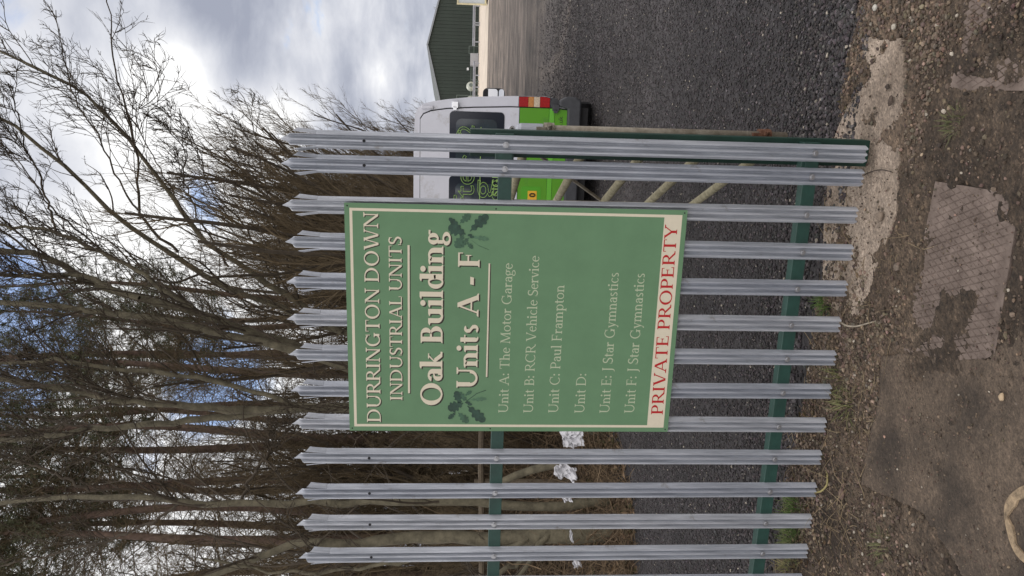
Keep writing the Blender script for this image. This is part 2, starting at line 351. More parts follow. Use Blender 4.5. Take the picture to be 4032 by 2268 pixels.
def flat_slab(name, poly, z, top, base, dark, seed):
    P = np.array(poly); xs = np.arange(P[:, 0].min(), P[:, 0].max() + .008, .008); ys = np.arange(P[:, 1].min(), P[:, 1].max() + .008, .008)
    X, Y = np.meshgrid(xs, ys, indexing='ij')
    ins = inpoly(X + .012 * fbm(X, Y, 8, 2, seed), Y + .012 * fbm(X, Y, 8, 2, seed + 3), poly)
    Z = z + .006 * fbm(X, Y, 4, 3, seed) + .0025 * fbm(X, Y, 50, 2, seed)
    idx = np.arange(X.size).reshape(X.shape)
    q = np.stack([idx[:-1, :-1], idx[1:, :-1], idx[1:, 1:], idx[:-1, 1:]], -1)
    k = ins[:-1, :-1] & ins[1:, :-1] & ins[1:, 1:] & ins[:-1, 1:]
    t = sstep(-.25, .55, fbm(X, Y, 5, 5, seed + 7))[..., None]; u = (1 + .25 * fbm(X, Y, 70, 2, seed))[..., None]
    col = (np.array(base) * (1 - t) + np.array(dark) * t) * u * np.exp(np.random.default_rng(int(seed)).normal(0, .16, X.shape))[..., None]
    nb = NB(); nb.add(np.stack([X, Y, Z], -1).reshape(-1, 3), [q[k]]); nb.cols.append(col.reshape(-1, 3))
    o = nb.build(name, M_CONC, smooth=True)
    # drop loose vertices
    import bmesh
    bm = bmesh.new(); bm.from_mesh(o.data)
    bmesh.ops.delete(bm, geom=[v for v in bm.verts if not v.link_faces], context='VERTS'); 
    if top:
        r = bmesh.ops.extrude_face_region(bm, geom=list(bm.faces)); vs = [e for e in r['geom'] if isinstance(e, bmesh.types.BMVert)]
        bmesh.ops.translate(bm, verts=vs, vec=(0, 0, -top)); bmesh.ops.recalc_face_normals(bm, faces=bm.faces)
    bm.to_mesh(o.data); bm.free()
    return o
tag(flat_slab("concrete_pavement", SLAB, -.046, .05, (.108, .080, .057), (.044, .033, .024), 2.), kind="structure")
tag(flat_slab("concrete_pavement", FOOT, -.050, .06, (.34, .275, .215), (.21, .165, .125), 5.), kind="structure")

# diamond pattern cover plates
M_PLATE = mat("dusty_pink_steel", (.090, .066, .053), .85, .1, 0, 9, .4, 200, var2=(.232, .182, .153), detail=10)
def cover(name, poly, z, label):
    P = np.array(poly); c = P.mean(0); r = empty(name, (c[0], c[1], z))
    P = P - c
    n_ = len(P); o = NB().add(np.concatenate([np.c_[P, np.full(n_, -.003)], np.c_[P, np.full(n_, -.04)]]), [np.arange(n_)[None, :], np.array([[k, k + n_, (k + 1) % n_ + n_, (k + 1) % n_] for k in range(n_)])]).build("plate", M_PLATE, r)
    g = NB()
    # raised diamonds between crossing grooves
    for i in range(-30, 31):
        for j in range(-30, 31):
            x = (i + j) * .0138; y = (i - j) * .0305
            q = np.array([(x + .0128, y), (x, y + .0284), (x - .0128, y), (x, y - .0284)])
            q1 = q + (np.array([x, y]) - q) * .18
            if inpoly(q[:, 0], q[:, 1], P.tolist()).all():
                g.add(np.r_[np.c_[q, np.full(4, -.0028)], np.c_[q1, np.full(4, .0)]], [np.array([[4, 5, 6, 7], [0, 1, 5, 4], [1, 2, 6, 5], [2, 3, 7, 6], [3, 0, 4, 7]])])
    g.build("tread_pattern", M_PLATE, r)
    tag(r, label, "cover plate")
cover("cover_plate", COVER, -.046, "large worn diamond tread cover plate smeared with soil in front of the sign")
cover("cover_plate", PLATE, -.046, "smaller diamond tread plate mostly buried in soil right of the large plate")
# old round rim at the lower left
M_RIM = mat("chipped_tan_rim", (.27, .20, .125), .85, 0, .6, 40, .4, 200)
M_PIT = mat("dark_pit_soil", (.030, .022, .016), .95, 0, .6, 70, 1, 120)
rr = empty("drain_rim", (RINGC[0], RINGC[1], -.045))
a = np.linspace(0, 2 * PI, 97)[:-1]; ro = .122 + .003 * np.sin(a * 5); ri = .094 + .012 * np.interp(a, np.linspace(0, 2 * PI, 25), RNG.normal(0, .8, 25)); ri = np.minimum(ri, .113)
v = np.concatenate([np.c_[ro * np.cos(a), ro * np.sin(a), a * 0 + .004], np.c_[ri * np.cos(a), ri * np.sin(a), a * 0 + .006], np.c_[ri * .98 * np.cos(a), ri * .98 * np.sin(a), a * 0 - .05], np.c_[ro * np.cos(a), ro * np.sin(a), a * 0 - .05]])
i = np.arange(96); j = (i + 1) % 96
NB().add(v, [np.stack([i + 96 * k, j + 96 * k, j + 96 * ((k + 1) % 4), i + 96 * ((k + 1) % 4)], -1) for k in range(4)]).build("rim", M_RIM, rr)
v = np.concatenate([[[0, 0, -.028]], np.c_[.118 * np.cos(a), .118 * np.sin(a), -.022 + .01 * RNG.random(96)]])
NB().add(v, [np.stack([i * 0, i + 1, j + 1], -1)]).build("soil_fill", M_PIT, rr)
tag(rr, "chipped tan round rim half filled with dark soil at the slab corner", "drain")

# loose stones
ICO_V = np.array([(0, 1, 1.618), (0, -1, 1.618), (0, 1, -1.618), (0, -1, -1.618), (1, 1.618, 0), (-1, 1.618, 0), (1, -1.618, 0), (-1, -1.618, 0), (1.618, 0, 1), (-1.618, 0, 1), (1.618, 0, -1), (-1.618, 0, -1)]) / 1.902
ICO_F = np.array([(0, 1, 8), (0, 8, 4), (0, 4, 5), (0, 5, 9), (0, 9, 1), (1, 6, 8), (8, 6, 10), (8, 10, 4), (4, 10, 2), (4, 2, 5), (5, 2, 11), (5, 11, 9), (9, 11, 7), (9, 7, 1), (1, 7, 6), (3, 6, 7), (3, 7, 11), (3, 11, 2), (3, 2, 10), (3, 10, 6)])
OCT_V = np.array([(1, 0, 0), (-1, 0, 0), (0, 1, 0), (0, -1, 0), (0, 0, 1), (0, 0, -1.)]); OCT_F = np.array([(0, 2, 4), (2, 1, 4), (1, 3, 4), (3, 0, 4), (2, 0, 5), (1, 2, 5), (3, 1, 5), (0, 3, 5)])
def stones(nb, x, y, z, r, col, V=OCT_V, F=OCT_F):
    n = len(x); k = len(V)
    ax = RNG.normal(size=(n, 3, 3)); q, _ = np.linalg.qr(ax)
    sc = RNG.uniform(.6, 1.25, (n, 1, 3)) * r[:, None, None]
    v = np.einsum('nkj,nij->nki', V[None] * sc * RNG.uniform(.75, 1.2, (n, k, 1)), q)
    v[..., 2] *= .75
    v += np.stack([x, y, z], -1)[:, None, :]
    nb.v.append(v.reshape(-1, 3)); nb.f.append((F[None] + (np.arange(n) * k)[:, None, None]).reshape(-1, F.shape[1]) + nb.n); nb.n += n * k
    nb.cols.append(np.repeat(col, k, 0))
M_STONE = mat("stones", (.08, .07, .07), .9, 0, .25, 90, .4, 300, attr="col")
def stone_cols(n, base, spread, pale):
    c = np.array(base)[None] * np.exp(RNG.normal(0, spread, (n, 1))) * (1 + RNG.normal(0, .05, (n, 3)))
    w = RNG.random(n) < pale; c[w] = np.array([.36, .32, .26]) * RNG.uniform(.5, 1.3, (w.sum(), 1)); return np.clip(c, .008, .6)
nb = NB()
n = 230000; y = .22 + 16 * RNG.random(n) ** 2.5; x = RNG.uniform(-6.5, 2.6, n)
w = (x > edge_x(y) - .3) & (np.abs(x + .26 * y + .3) < 1.6 + .42 * (y + 3)) & (RNG.random(n) < sstep(16.5, 5.0, y) + .03); x = x[w]; y = y[w]
k = (y > .40 + .16 * fbm(x, y, 3, 3, 4.)) | (RNG.random(len(x)) < .12); x = x[k]; y = y[k]; r = RNG.uniform(.0038, .0088, len(x)) * (1 + .6 * sstep(1.3, .3, y)) * (1 + .9 * sstep(3, 14, y))
stones(nb, x, y, road_z(x, y) + r * .3 + .002, r, stone_cols(len(x), (.046, .041, .041), .48, .009), ICO_V, ICO_F)
tag(nb.build("gravel", M_STONE), "dark grey loose gravel covering the track behind the fence", "gravel", kind="stuff")
nb = NB(); n = 75000; x = RNG.uniform(-2.4, .9, n); y = RNG.uniform(-1.5, .62, n)
k = RNG.random(n) < (.25 + .75 * sstep(-.1, .4, fbm(x, y, 4, 3, 21.)) + .5 * sstep(.0, .3, y)) * (1 - .75 * soft(x, y, SLAB)) * (1 - .75 * soft(x, y, FOOT)) * (1 - .72 * soft(x, y, COVER)); x = x[k]; y = y[k]
onp = inpoly(x, y, SLAB) | inpoly(x, y, COVER) | inpoly(x, y, FOOT)
r = .0019 + np.where(onp, .0042, .0085) * RNG.random(len(x)) ** 4.0
z = np.maximum(soil_z(x, y), np.where(inpoly(x, y, SLAB) | inpoly(x, y, COVER) | inpoly(x, y, FOOT), -.046, -1))
stones(nb, x, y, z + r * .4, r, stone_cols(len(x), (.100, .073, .052), .45, .018), ICO_V, ICO_F)
tag(nb.build("pebbles", M_STONE), "small brown and pale pebbles strewn over the bare soil", "pebbles", kind="stuff")
nb = NB(); n = 9000; x = RNG.uniform(-2.2, .35, n); y = -.30 + .62 * RNG.random(n) + .1 * fbm(x, x * 0, 2, 2)
k = (RNG.random(n) < sstep(-.25, .4, fbm(x, y, 5, 3, 31.) + .35 * np.exp(-((x + 1.1) / .4) ** 2)) * (1 - .7 * soft(x, y, FOOT) * sstep(-.6, -.3, x)) * (1 - .8 * soft(x, y, SLAB))); x = x[k]; y = y[k]; r = .003 + .0085 * RNG.random(len(x)) ** 2.2
stones(nb, x, y, soil_z(x, y) + r * .35, r, stone_cols(len(x), (.145, .110, .080), .32, .012), ICO_V, ICO_F)
n = 700; x = RNG.uniform(-.05, .42, n); y = RNG.uniform(-.16, .5, n); k = RNG.random(n) < .35 + .6 * sstep(.2, .32, x); x = x[k]; y = y[k]; r = RNG.uniform(.005, .013, len(x))
stones(nb, x, y, soil_z(x, y) + r * .35, r, stone_cols(len(x), (.090, .068, .050), .35, .015), ICO_V, ICO_F)
tag(nb.build("pebbles", M_STONE), "lumpy pale rubble lying along the foot of the fence", "rubble", kind="stuff")
def stone(px, py, r, colr, label, sq=(1, 1, .7)):
    p = on_z(px, py, -.045); o = NB()
    import bmesh
    bm = bmesh.new(); bmesh.ops.create_icosphere(bm, subdivisions=3, radius=r)
    for v in bm.verts: v.co = Vector([v.co[i] * sq[i] for i in range(3)]) * (1 + .28 * mnoise.noise(v.co / r * 1.3 + Vector((px, py, 0))) + .06 * mnoise.noise(v.co / r * 5))
    me = bpy.data.meshes.new("stone"); bm.to_mesh(me); bm.free(); me.materials.append(mat("stone_surface", colr, .9, 0, .3, 60, .5, 200))
    for pl in me.polygons: pl.use_smooth = True
    ob = bpy.data.objects.new("stone", me); COL.objects.link(ob); ob.location = (p[0], p[1], -.043 + r * sq[2] * .5)
    tag(ob, label, "stone", "loose stones on the ground")
stone(3472, 853, .020, (.21, .165, .125), "rounded tan stone on the soil between fence foot and large cover plate")
stone(3500, 342, .011, (.05, .038, .03), "dark brown lump on the pale concrete, upper of the loose lumps there")
stone(3512, 398, .015, (.075, .055, .042), "longer brown lump lying on the middle of the pale concrete", (1.4, .8, .6))
stone(3452, 30, .014, (.45, .43, .38), "whitish stone at the edge of the dark gravel right of the fence")
stone(3525, 105, .012, (.40, .37, .30), "cream stone beyond the right end of the pale concrete")
stone(3540, 1050, .016, (.17, .135, .105), "oval brown stone just beside the edge of the large cover plate")
stone(3950, 1563, .011, (.45, .34, .22), "small orange tan stone on the bare soil left of the large plate", (1.2, .9, .7))
stone(3320, 1945, .022, (.15, .10, .08), "reddish brown flat stone in the soil below the left fence pales", (1.2, 1, .5))

# ------------------------------------------------------------------ palisade fence
PX = [-.244, -.342, -.502, -.665, -.827, -.992, -1.150, -1.311, -1.477, -1.640, -1.807, -1.973, -2.136, -2.300]
fence = empty("palisade_fence", (-1.3, 0, 0)); FO = np.array([-1.3, 0, 0])
tag(fence, "galvanised palisade fence with triple pointed pales on green steel rails", "fence")
ctrl = np.array([(0, -.0100), (.0030, -.0088), (.0070, -.001), (.0100, .0060), (.0140, .0072), (.0175, .001), (.0205, -.0090), (.0240, -.0115), (.0278, -.0075), (.0330, .0060), (.0365, .0150)])
_t = np.linspace(0, 1, len(ctrl)); _tt = np.linspace(0, 1, 27)
def _cr(v):
    out = []
    for t in _tt * (len(v) - 1):
        i = min(int(t), len(v) - 2); f = t - i; p0 = v[max(i - 1, 0)] if i > 0 else (v[1] * [-1, 1]); p1, p2 = v[i], v[i + 1]; p3 = v[min(i + 2, len(v) - 1)]
        out.append(.5 * (2 * p1 + (p2 - p0) * f + (2 * p0 - 5 * p1 + 4 * p2 - p3) * f * f + (3 * p1 - p0 - 3 * p2 + p3) * f ** 3))
    return np.array(out)
ctrl = _cr(ctrl); ctrl[0, 0] = 0
def pale_mesh(seed):
    rg = np.random.default_rng(seed)
    nbp = NB(); th = .0026
    half = ctrl; full = np.concatenate([half[::-1] * [-1, 1], half[1:]])
    T = nrm(np.gradient(full, axis=0)); nn = np.stack([-T[:, 1], T[:, 0]], -1)
    def sheet(profile, normals, rows):
        # rows: list of callables/arrays giving (x,y,z) per column
        F_ = np.array([r_(profile) for r_ in rows]); B_ = np.array([r_(profile + normals * th) for r_ in rows])
        # keep z identical front/back
        B_[:, :, 2] = F_[:, :, 2]
        nr, nc = F_.shape[:2]; idx = np.arange(nr * nc).reshape(nr, nc); off = nr * nc
        q = np.stack([idx[:-1, :-1], idx[:-1, 1:], idx[1:, 1:], idx[1:, :-1]], -1).reshape(-1, 4)
        fs = [q, (q + off)[:, ::-1].copy()]
        for e in (idx[0], idx[-1]): fs.append(np.stack([e[:-1], e[1:], e[1:] + off, e[:-1] + off], -1))
        for e in (idx[:, 0], idx[:, -1]): fs.append(np.stack([e[:-1], e[1:], e[1:] + off, e[:-1] + off], -1))
        nbp.add(np.concatenate([F_.reshape(-1, 3), B_.reshape(-1, 3)]), fs)
    zs = [0, .3, .7, 1.1, 1.5, 1.9, 2.1, 2.265]
    sheet(full, nn, [lambda p, z=z: np.c_[p[:, 0], p[:, 1], np.full(len(p), z)] for z in zs])
    cen = np.abs(full[:, 0]) <= .0248; c = full[cen]; cn = nn[cen]
    ct = 2.405 - np.abs(c[:, 0]) / .0245 * .046
    sheet(c * [.985, 1], cn, [lambda p: np.c_[p[:, 0], p[:, 1], np.full(len(p), 2.2655)], lambda p: np.c_[p[:, 0], p[:, 1], 2.2655 + (ct - 2.2655) * .5], lambda p: np.c_[p[:, 0], p[:, 1], ct]])
    for sg in (-1, 1):
        w = (full[:, 0] * sg >= .0244); p0 = full[w]; pn = nn[w]; u = np.clip((np.abs(p0[:, 0]) - .0245) / .012, 0, 1)
        top = 2.358 - .020 * u ** .6; fl = (.012 if sg < 0 else .008) + rg.uniform(-.002, .002)
        rows = [lambda p, t=t: np.c_[p[:, 0] + sg * (fl * t ** 1.2 + .0006), p[:, 1] + (.010 if sg < 0 else -.003) * t, 2.2655 + (top - 2.2655) * t] for t in (0, .35, .7, 1)]
        sheet(p0, pn, rows)
    return nbp
M_PM = [mat("galvanised_steel", b_, .45, .30, 0, 11 + i, .3, 70, var2=c_, aniso=(4, 4, .3), detail=10, stain=((.16, .135, .10), 9 + 3 * i, .60, .55)) for i, (b_, c_) in enumerate((((.27, .29, .325), (.59, .62, .67)), ((.25, .27, .31), (.54, .57, .625)), ((.29, .305, .335), (.61, .635, .675))))]
pale_me = [None] * 3
for i, x in enumerate(PX):
    k = i % 3
    if pale_me[k] is None:
        o = pale_mesh(k + 4).build("pale", M_PM[k], fence); pale_me[k] = o.data
    else:
        o = bpy.data.objects.new("pale", pale_me[k]); COL.objects.link(o); o.parent = fence
    o.location = (x + 1.3, 0, random.uniform(-.004, .004)); o.rotation_euler = (0, rad(random.uniform(-.18, .18)), 0)
    for z, r in ((1.508, .0085), (.2227, .0085)):
        b = NB()
        b.tube([(0, -.0092, z), (0, -.0118, z)], .0125, 14); b.tube([(0, -.0116, z), (0, -.0158, z)], [r, r * .8], 6)
        b.build("bolt", M_BOLT, o)
    h = NB().tube([(0, -.0085, 2.075), (0, -.0106, 2.075)], .0065, 12).build("hole", M_HOLE, o)
    o.data.polygons.foreach_set("use_smooth", np.zeros(len(o.data.polygons), bool))
rx0, rx1 = -.21, -2.75
for z in (1.508, .2227):
    b = NB(); L_ = rx0 - rx1; cx = (rx0 + rx1) / 2 + 1.3
    b.box((cx, .017, z - .004), (L_, .006, .056)); b.box((cx, .0435, z + .0205), (L_, .047, .006))
    b.build("rail", M_GREEN, fence, bevel=.0012)
b = NB(); b.box((-.245 + 1.3, .075, .80), (.110, .006, 1.70)); b.box((-.245 + 1.3 - .050, .115, .80), (.007, .074, 1.70)); b.box((-.245 + 1.3 + .052, .115, .80), (.007, .074, 1.70)); b.box((-.245 + 1.3, .155, .80), (.110, .006, 1.70))
b.build("post", M_GREEN_D, fence, bevel=.001)
for z in (1.508, .2227): NB().box((-.262 + 1.3, .046, z), (.12, .05, .075)).build("bracket", M_GREEN, fence, bevel=.002)
b = NB(); b.box((-2.80 + 1.3, .085, .80), (.1, .1, 1.70)); b.build("post", M_GREEN_D, fence, bevel=.001)

# ------------------------------------------------------------------ sign
SX0, SX1, SZ0, SZ1 = -1.498, -.491, .739, 2.156
sign = empty("information_sign", ((SX0 + SX1) / 2, -.018, SZ0)); SOFF = np.array([(SX0 + SX1) / 2, -.018, SZ0])
tag(sign, "large green sign with cream lettering and a red private property band fixed to the pales", "sign")
NB().box((0, -.0015, (SZ1 - SZ0) / 2), (SX1 - SX0, .003, SZ1 - SZ0)).build("panel", M_SIGN, sign)
YS = -.018 - .0032
def sp(px, py): p = on_y(px, py, -.0215); return np.array([p[0], p[2]])
def flat(name, polys, material, y, parent=sign, off=SOFF, dy=.00002):
    b = NB()
    for k, p in enumerate(polys):
        p = np.asarray(p, float); b.add(np.c_[p[:, 0] - off[0], np.full(len(p), y - dy * (k % 12) - off[1]), p[:, 1] - off[2]], [np.arange(len(p))[None, :]])
    return b.build(name, material, parent)
def rect(x0, z0, x1, z1): return [(x0, z0), (x1, z0), (x1, z1), (x0, z1)]
bo, bw = .0205, .0115
xa, xb, za, zb = SX0 + bo, SX1 - bo, SZ0 + bo, SZ1 - bo
band = .0755
flat("border_line", [rect(xa, zb - bw, xb, zb), rect(xa, za + band, xa + bw, zb - bw), rect(xb - bw, za + band, xb, zb - bw), rect(xa, za, xb, za + band)], M_CREAM, YS)
for x in (SX0 + .012, SX1 - .012):
    for z in (SZ0 + .012, SZ0 + .8, SZ1 - .012): flat("screw_head", [[(x + .0035 * math.cos(t), z + .0035 * math.sin(t)) for t in np.linspace(0, 2 * PI, 9)[:-1]]], M_HOLE, YS)

# serif lettering drawn from strokes (cap height 1)
def glyph(ch, w, h):
    q = []
    sf = .05
    def R_(x0, y0, x1, y1): q.append([(x0, y0), (x1, y0), (x1, y1), (x0, y1)])
    def D_(x0, y0, x1, y1, t): q.append([(x0 - t / 2, y0), (x0 + t / 2, y0), (x1 + t / 2, y1), (x1 - t / 2, y1)])
    def A_(cx, cy, rx, ry, a0, a1, tx, ty, n=None):
        n = n or max(6, int(abs(a1 - a0) / 15)); a = np.radians(np.linspace(a0, a1, n + 1))
        o = np.c_[cx + rx * np.cos(a), cy + ry * np.sin(a)]; i_ = np.c_[cx + (rx - tx) * np.cos(a), cy + (ry - ty) * np.sin(a)]
        for k in range(n): q.append([o[k], o[k + 1], i_[k + 1], i_[k]])
    def dot(cx, cy, r): a = np.radians(np.arange(0, 360, 30)); q.append(list(zip(cx + r * np.cos(a), cy + r * np.sin(a))))
    def S_(x, y, hw=.13, up=1): hw = hw + w * .15; q.append([(x - hw, y), (x + hw, y), (x + hw, y + sf * up * .7), (x + w * .5, y + sf * up * 1.7), (x - w * .5, y + sf * up * 1.7), (x - hw, y + sf * up * .7)])
    def stem(x, y0=0, y1=1, t=None, s0=True, s1=True):
        t = t or w; R_(x - t / 2, y0, x + t / 2, y1)
        if s0: S_(x, y0)
        if s1: S_(x, y1, up=-1)
    def flag(x, y): q.append([(x - w / 2, y), (x - w / 2, y - .1), (x - w / 2 - .09, y - .075), (x - w / 2 - .09, y - .045)])
    def bowl(xs, xr, y0, y1):
        ry = (y1 - y0) / 2; rx = min(ry * 1.05, (xr - xs) * .75); xc = xr - rx
        R_(xs, y1 - h, xc, y1); R_(xs, y0, xc, y0 + h); A_(xc, (y0 + y1) / 2, rx, ry, -90, 90, w, h)
    X = .66
    if ch == ' ': return q, .34
    if ch == 'A': D_(.12, 0, .46, 1, h); D_(.84, 0, .47, 1, w * 1.05); R_(.25, .31, .70, .31 + h); S_(.12, 0); S_(.84, 0); return q, .97
    if ch == 'B': stem(.2); bowl(.2, .68, .5, 1); bowl(.2, .74, 0, .5 + h * .8); return q, .80
    if ch in 'CG':
        A_(.52, .5, .46, .52, 48, 312 if ch == 'C' else 330, w, h); R_(.80, .70, .85, 1.0)
        if ch == 'G': stem(.84, .02, .42, s0=False); return q, 1.04
        return q, .94
    if ch == 'D': stem(.2); bowl(.2, .96, 0, 1); return q, 1.04
    if ch in 'EF':
        stem(.2); R_(.2, 1 - h, .66, 1); R_(.62, .78, .66, 1 - h); R_(.2, .49, .54, .49 + h); R_(.52, .39, .56, .65)
        if ch == 'E': R_(.2, 0, .72, h); R_(.68, h, .72, .24); return q, .80
        return q, .74
    if ch == 'I': stem(.2); return q, .42
    if ch == 'J': stem(.24, .0, 1, s0=False); A_(.24 - .22 + w / 2, .0, .22, .26, -110, 0, w, h); return q, .44
    if ch == 'L': stem(.2); R_(.2, 0, .68, h); R_(.65, h, .69, .26); return q, .74
    if ch == 'M': D_(.16, 0, .22, 1, h); D_(.24, 1, .60, .02, w); D_(.60, .02, .96, 1, h); D_(1.02, 0, .97, 1, w); S_(.16, 0, .1); S_(1.02, 0); R_(.08, .95, .24, 1); R_(.96, .95, 1.12, 1); return q, 1.2
    if ch == 'N': stem(.18, t=h * 1.1, s1=False); R_(.04, .95, .2, 1); D_(.20, 1, .88, 0, w * 1.1); stem(.88, t=h * 1.1, s0=False); return q, 1.06
    if ch == 'O': A_(.53, .5, .48, .52, 0, 360, w, h); return q, 1.06
    if ch == 'P': stem(.2); bowl(.2, .72, .44, 1); return q, .76
    if ch == 'R': stem(.2); bowl(.2, .72, .46, 1); D_(.84, 0, .44, .48, w); S_(.88, 0, .06); return q, .90
    if ch == 'S': A_(.35, .745, .27, .275, 40, 250, w * .95, h * 1.5); A_(.33, .265, .30, .285, -140, 75, w * .95, h * 1.5); D_(.50, .38, .22, .62, w * 1.2); R_(.53, .75, .57, .98); R_(.04, .03, .08, .28); return q, .66
    if ch == 'T': stem(.42, s1=False); R_(.03, 1 - h, .81, 1); R_(.03, .77, .07, 1 - h); R_(.77, .77, .81, 1 - h); return q, .84
    if ch == 'U': stem(.2, .34, 1, s0=False); stem(.84, .34, 1, t=h * 1.1, s0=False); A_((.2 - w / 2 + .84 + h * .55) / 2, .36, (.64 + w / 2 + h * .55) / 2, .38, 180, 360, w * .8, h * 1.3); return q, 1.0
    if ch == 'V': D_(.14, 1, .47, 0, w * 1.05); D_(.82, 1, .50, 0, h); S_(.14, 1, .11, -1); S_(.82, 1, .09, -1); return q, .94
    if ch == 'W': D_(.14, 1, .42, 0, w); D_(.70, 1, .45, 0, h); D_(.70, 1, .98, 0, w); D_(1.26, 1, 1.01, 0, h); S_(.14, 1, .1, -1); S_(.70, 1, .1, -1); S_(1.26, 1, .1, -1); return q, 1.38
    if ch == 'Y': D_(.13, 1, .44, .44, w); D_(.80, 1, .48, .44, h); stem(.46, 0, .46, s1=False); S_(.13, 1, .1, -1); S_(.80, 1, .1, -1); return q, .9
    if ch == 'a': stem(.46, 0, .46, s0=False, s1=False); R_(.46, 0, .46 + w / 2 + .07, .05); A_(.29, .45, .17 + w / 2, .22, 0, 165, w, h * 1.2); A_(.27, .2, .22, .215, 60, 360, w * .95, h); D_(.36, .385, .40, .42, w); return q, .60
    if ch == 'c': A_(.32, .33, .28, .345, 45, 315, w * .95, h); return q, .56
    if ch == 'd': A_(.32, .33, .28, .345, 0, 360, w * .9, h); stem(.54, 0, 1.05, s0=False, s1=False); flag(.54, 1.05); R_(.54, 0, .54 + w / 2 + .07, .05); return q, .68
    if ch == 'e': A_(.32, .33, .28, .345, 8, 318, w * .95, h); R_(.09, .36, .59, .36 + h); return q, .60
    if ch == 'g': A_(.28, .44, .23, .235, 0, 360, w * .85, h); A_(.29, -.14, .27, .185, 0, 360, w * .8, h); D_(.16, .02, .16, .26, w * .7); R_(.44, .575, .62, .655); return q, .62
    if ch in 'hnm':
        y1 = 1.05 if ch == 'h' else X
        stem(.17, 0, y1, s1=False); flag(.17, y1)
        for k in range(2 if ch == 'm' else 1):
            x = .17 + .38 * k; A_(x + .19, .40, .19 + w / 2, .275, 0, 150, w, h * 1.2); stem(x + .38, 0, .42, s1=False)
        return q, (1.10 if ch == 'm' else .72)
    if ch == 'i': stem(.17, 0, X, s1=False); flag(.17, X); dot(.16, .90, .05 + w * .35); return q, .35
    if ch == 'k': stem(.17, 0, 1.05, s1=False); flag(.17, 1.05); D_(.52, .63, .22, .3, h); R_(.40, .61, .62, .66); D_(.58, 0, .30, .38, w); S_(.60, 0, .06); return q, .68
    if ch == 'l': stem(.17, 0, 1.05, s1=False); flag(.17, 1.05); return q, .35
    if ch == 'o': A_(.33, .33, .30, .345, 0, 360, w * .9, h); return q, .66
    if ch == 'p': stem(.17, -.32, X, s1=False); flag(.17, X); A_(.40, .33, .27, .345, 0, 360, w * .9, h); return q, .71
    if ch == 'r': stem(.17, 0, X, s1=False); flag(.17, X); A_(.38, .42, .21, .245, 55, 165, w * .7, h * 1.6); return q, .50
    if ch == 's': A_(.25, .495, .18, .18, 35, 250, w * .85, h * 1.3); A_(.24, .17, .20, .185, -145, 75, w * .85, h * 1.3); D_(.35, .25, .16, .41, w); return q, .50
    if ch == 't': R_(.2 - w / 2, .12, .2 + w / 2, .84); R_(.04, .60, .42, .66); A_(.2 - w / 2 + .17, .13, .17, .145, 180, 300, w * .9, h); return q, .44
    if ch == 'u': stem(.17, .22, X, s0=False, s1=False); flag(.17, X); A_(.36, .24, .19 + w / 2, .255, 180, 330, w, h * 1.2); stem(.55, 0, X, s0=False, s1=False); flag(.55, X); R_(.55, 0, .55 + w / 2 + .07, .05); return q, .73
    if ch == 'v': D_(.12, X, .33, 0, w); D_(.54, X, .35, 0, h); R_(.02, X - .05, .24, X); R_(.45, X - .05, .64, X); return q, .64
    if ch == 'y': D_(.12, X, .34, 0, w); D_(.55, X, .22, -.30, h); R_(.02, X - .05, .24, X); R_(.46, X - .05, .65, X); dot(.16, -.27, .06); return q, .64
    if ch == ':': dot(.14, .09, .085); dot(.14, .57, .085); return q, .34
    if ch == '-': q.append([(.05, .25), (.38, .25), (.42, .42), (.09, .42)]); return q, .46
    return q, .5
def text(name, s, p0, p1, cap, w, h, material, y, dx=0, dz=0):
    """p0, p1 = (x,z) of the two ends of the base line"""
    x = 0; parts = []
    for ch in s:
        g, adv = glyph(ch, w, h); parts.append((g, x)); x += adv
    p0 = np.array(p0); p1 = np.array(p1); sx = np.linalg.norm(p1 - p0) / x; u = (p1 - p0) / np.linalg.norm(p1 - p0); v = np.array([-u[1], u[0]])
    word = []
    for (g, x0), ch in list(zip(parts, s)) + [(([], 0), ' ')]:
        if ch == ' ':
            if word: flat(name, word, material, y)
            word = []
        word = word + [[p0 + u * (gx + x0) * sx + v * gy * cap + np.array([dx, dz]) for gx, gy in poly] for poly in g]
LN = [("DURRINGTON DOWN", (1500, 1664), (1488, 834), 1446, .15, .065, 1), ("INDUSTRIAL UNITS", (1585, 1578), (1580, 930), 1537, .15, .065, 1),
      ("Oak Building", (1744, 1600), (1742, 906), 1660, .20, .075, 2), ("Units A - F", (1881, 1530), (1886, 988), 1800, .20, .075, 2),
      ("Unit A: The Motor Garage", (2004, 1627), (2014, 1036), 1967, .115, .06, 0), ("Unit B: RCR Vehicle Service", (2105, 1627), (2116, 1007), 2068, .115, .06, 0),
      ("Unit C: Paul Frampton", (2204, 1627), (2215, 1122), 2166, .115, .06, 0), ("Unit D:", (2303, 1628), (2306, 1468), 2265, .115, .06, 0),
      ("Unit E: J Star Gymnastics", (2401, 1628), (2434, 1072), 2363, .115, .06, 0), ("Unit F: J Star Gymnastics", (2500, 1628), (2535, 1075), 2462, .115, .06, 0),
      ("PRIVATE PROPERTY", (2609, 1634), (2668, 886), 2563, .15, .07, 3)]
for s, a, b, top, w, h, kind in LN:
    p0, p1 = sp(*a), sp(*b); z = (p0[1] + p1[1]) / 2
    if kind != 3: p0[1] = p1[1] = z
    cap = sp(top, a[1])[1] - sp(*a)[1]
    if kind in (1, 2):
        d_ = .0045 if kind == 1 else .006
        text("lettering_shadow", s, p0, p1, cap, w, h, M_SHADOW, YS, -d_ * .8, -d_)
        text("lettering", s, p0, p1, cap, w, h, M_CREAM, YS - .0006)
    elif kind == 3: text("lettering", s, p0, p1, cap, w, h, M_RED, YS - .0006)
    else: text("lettering", s, p0, p1, cap, w, h, M_PALE, YS)
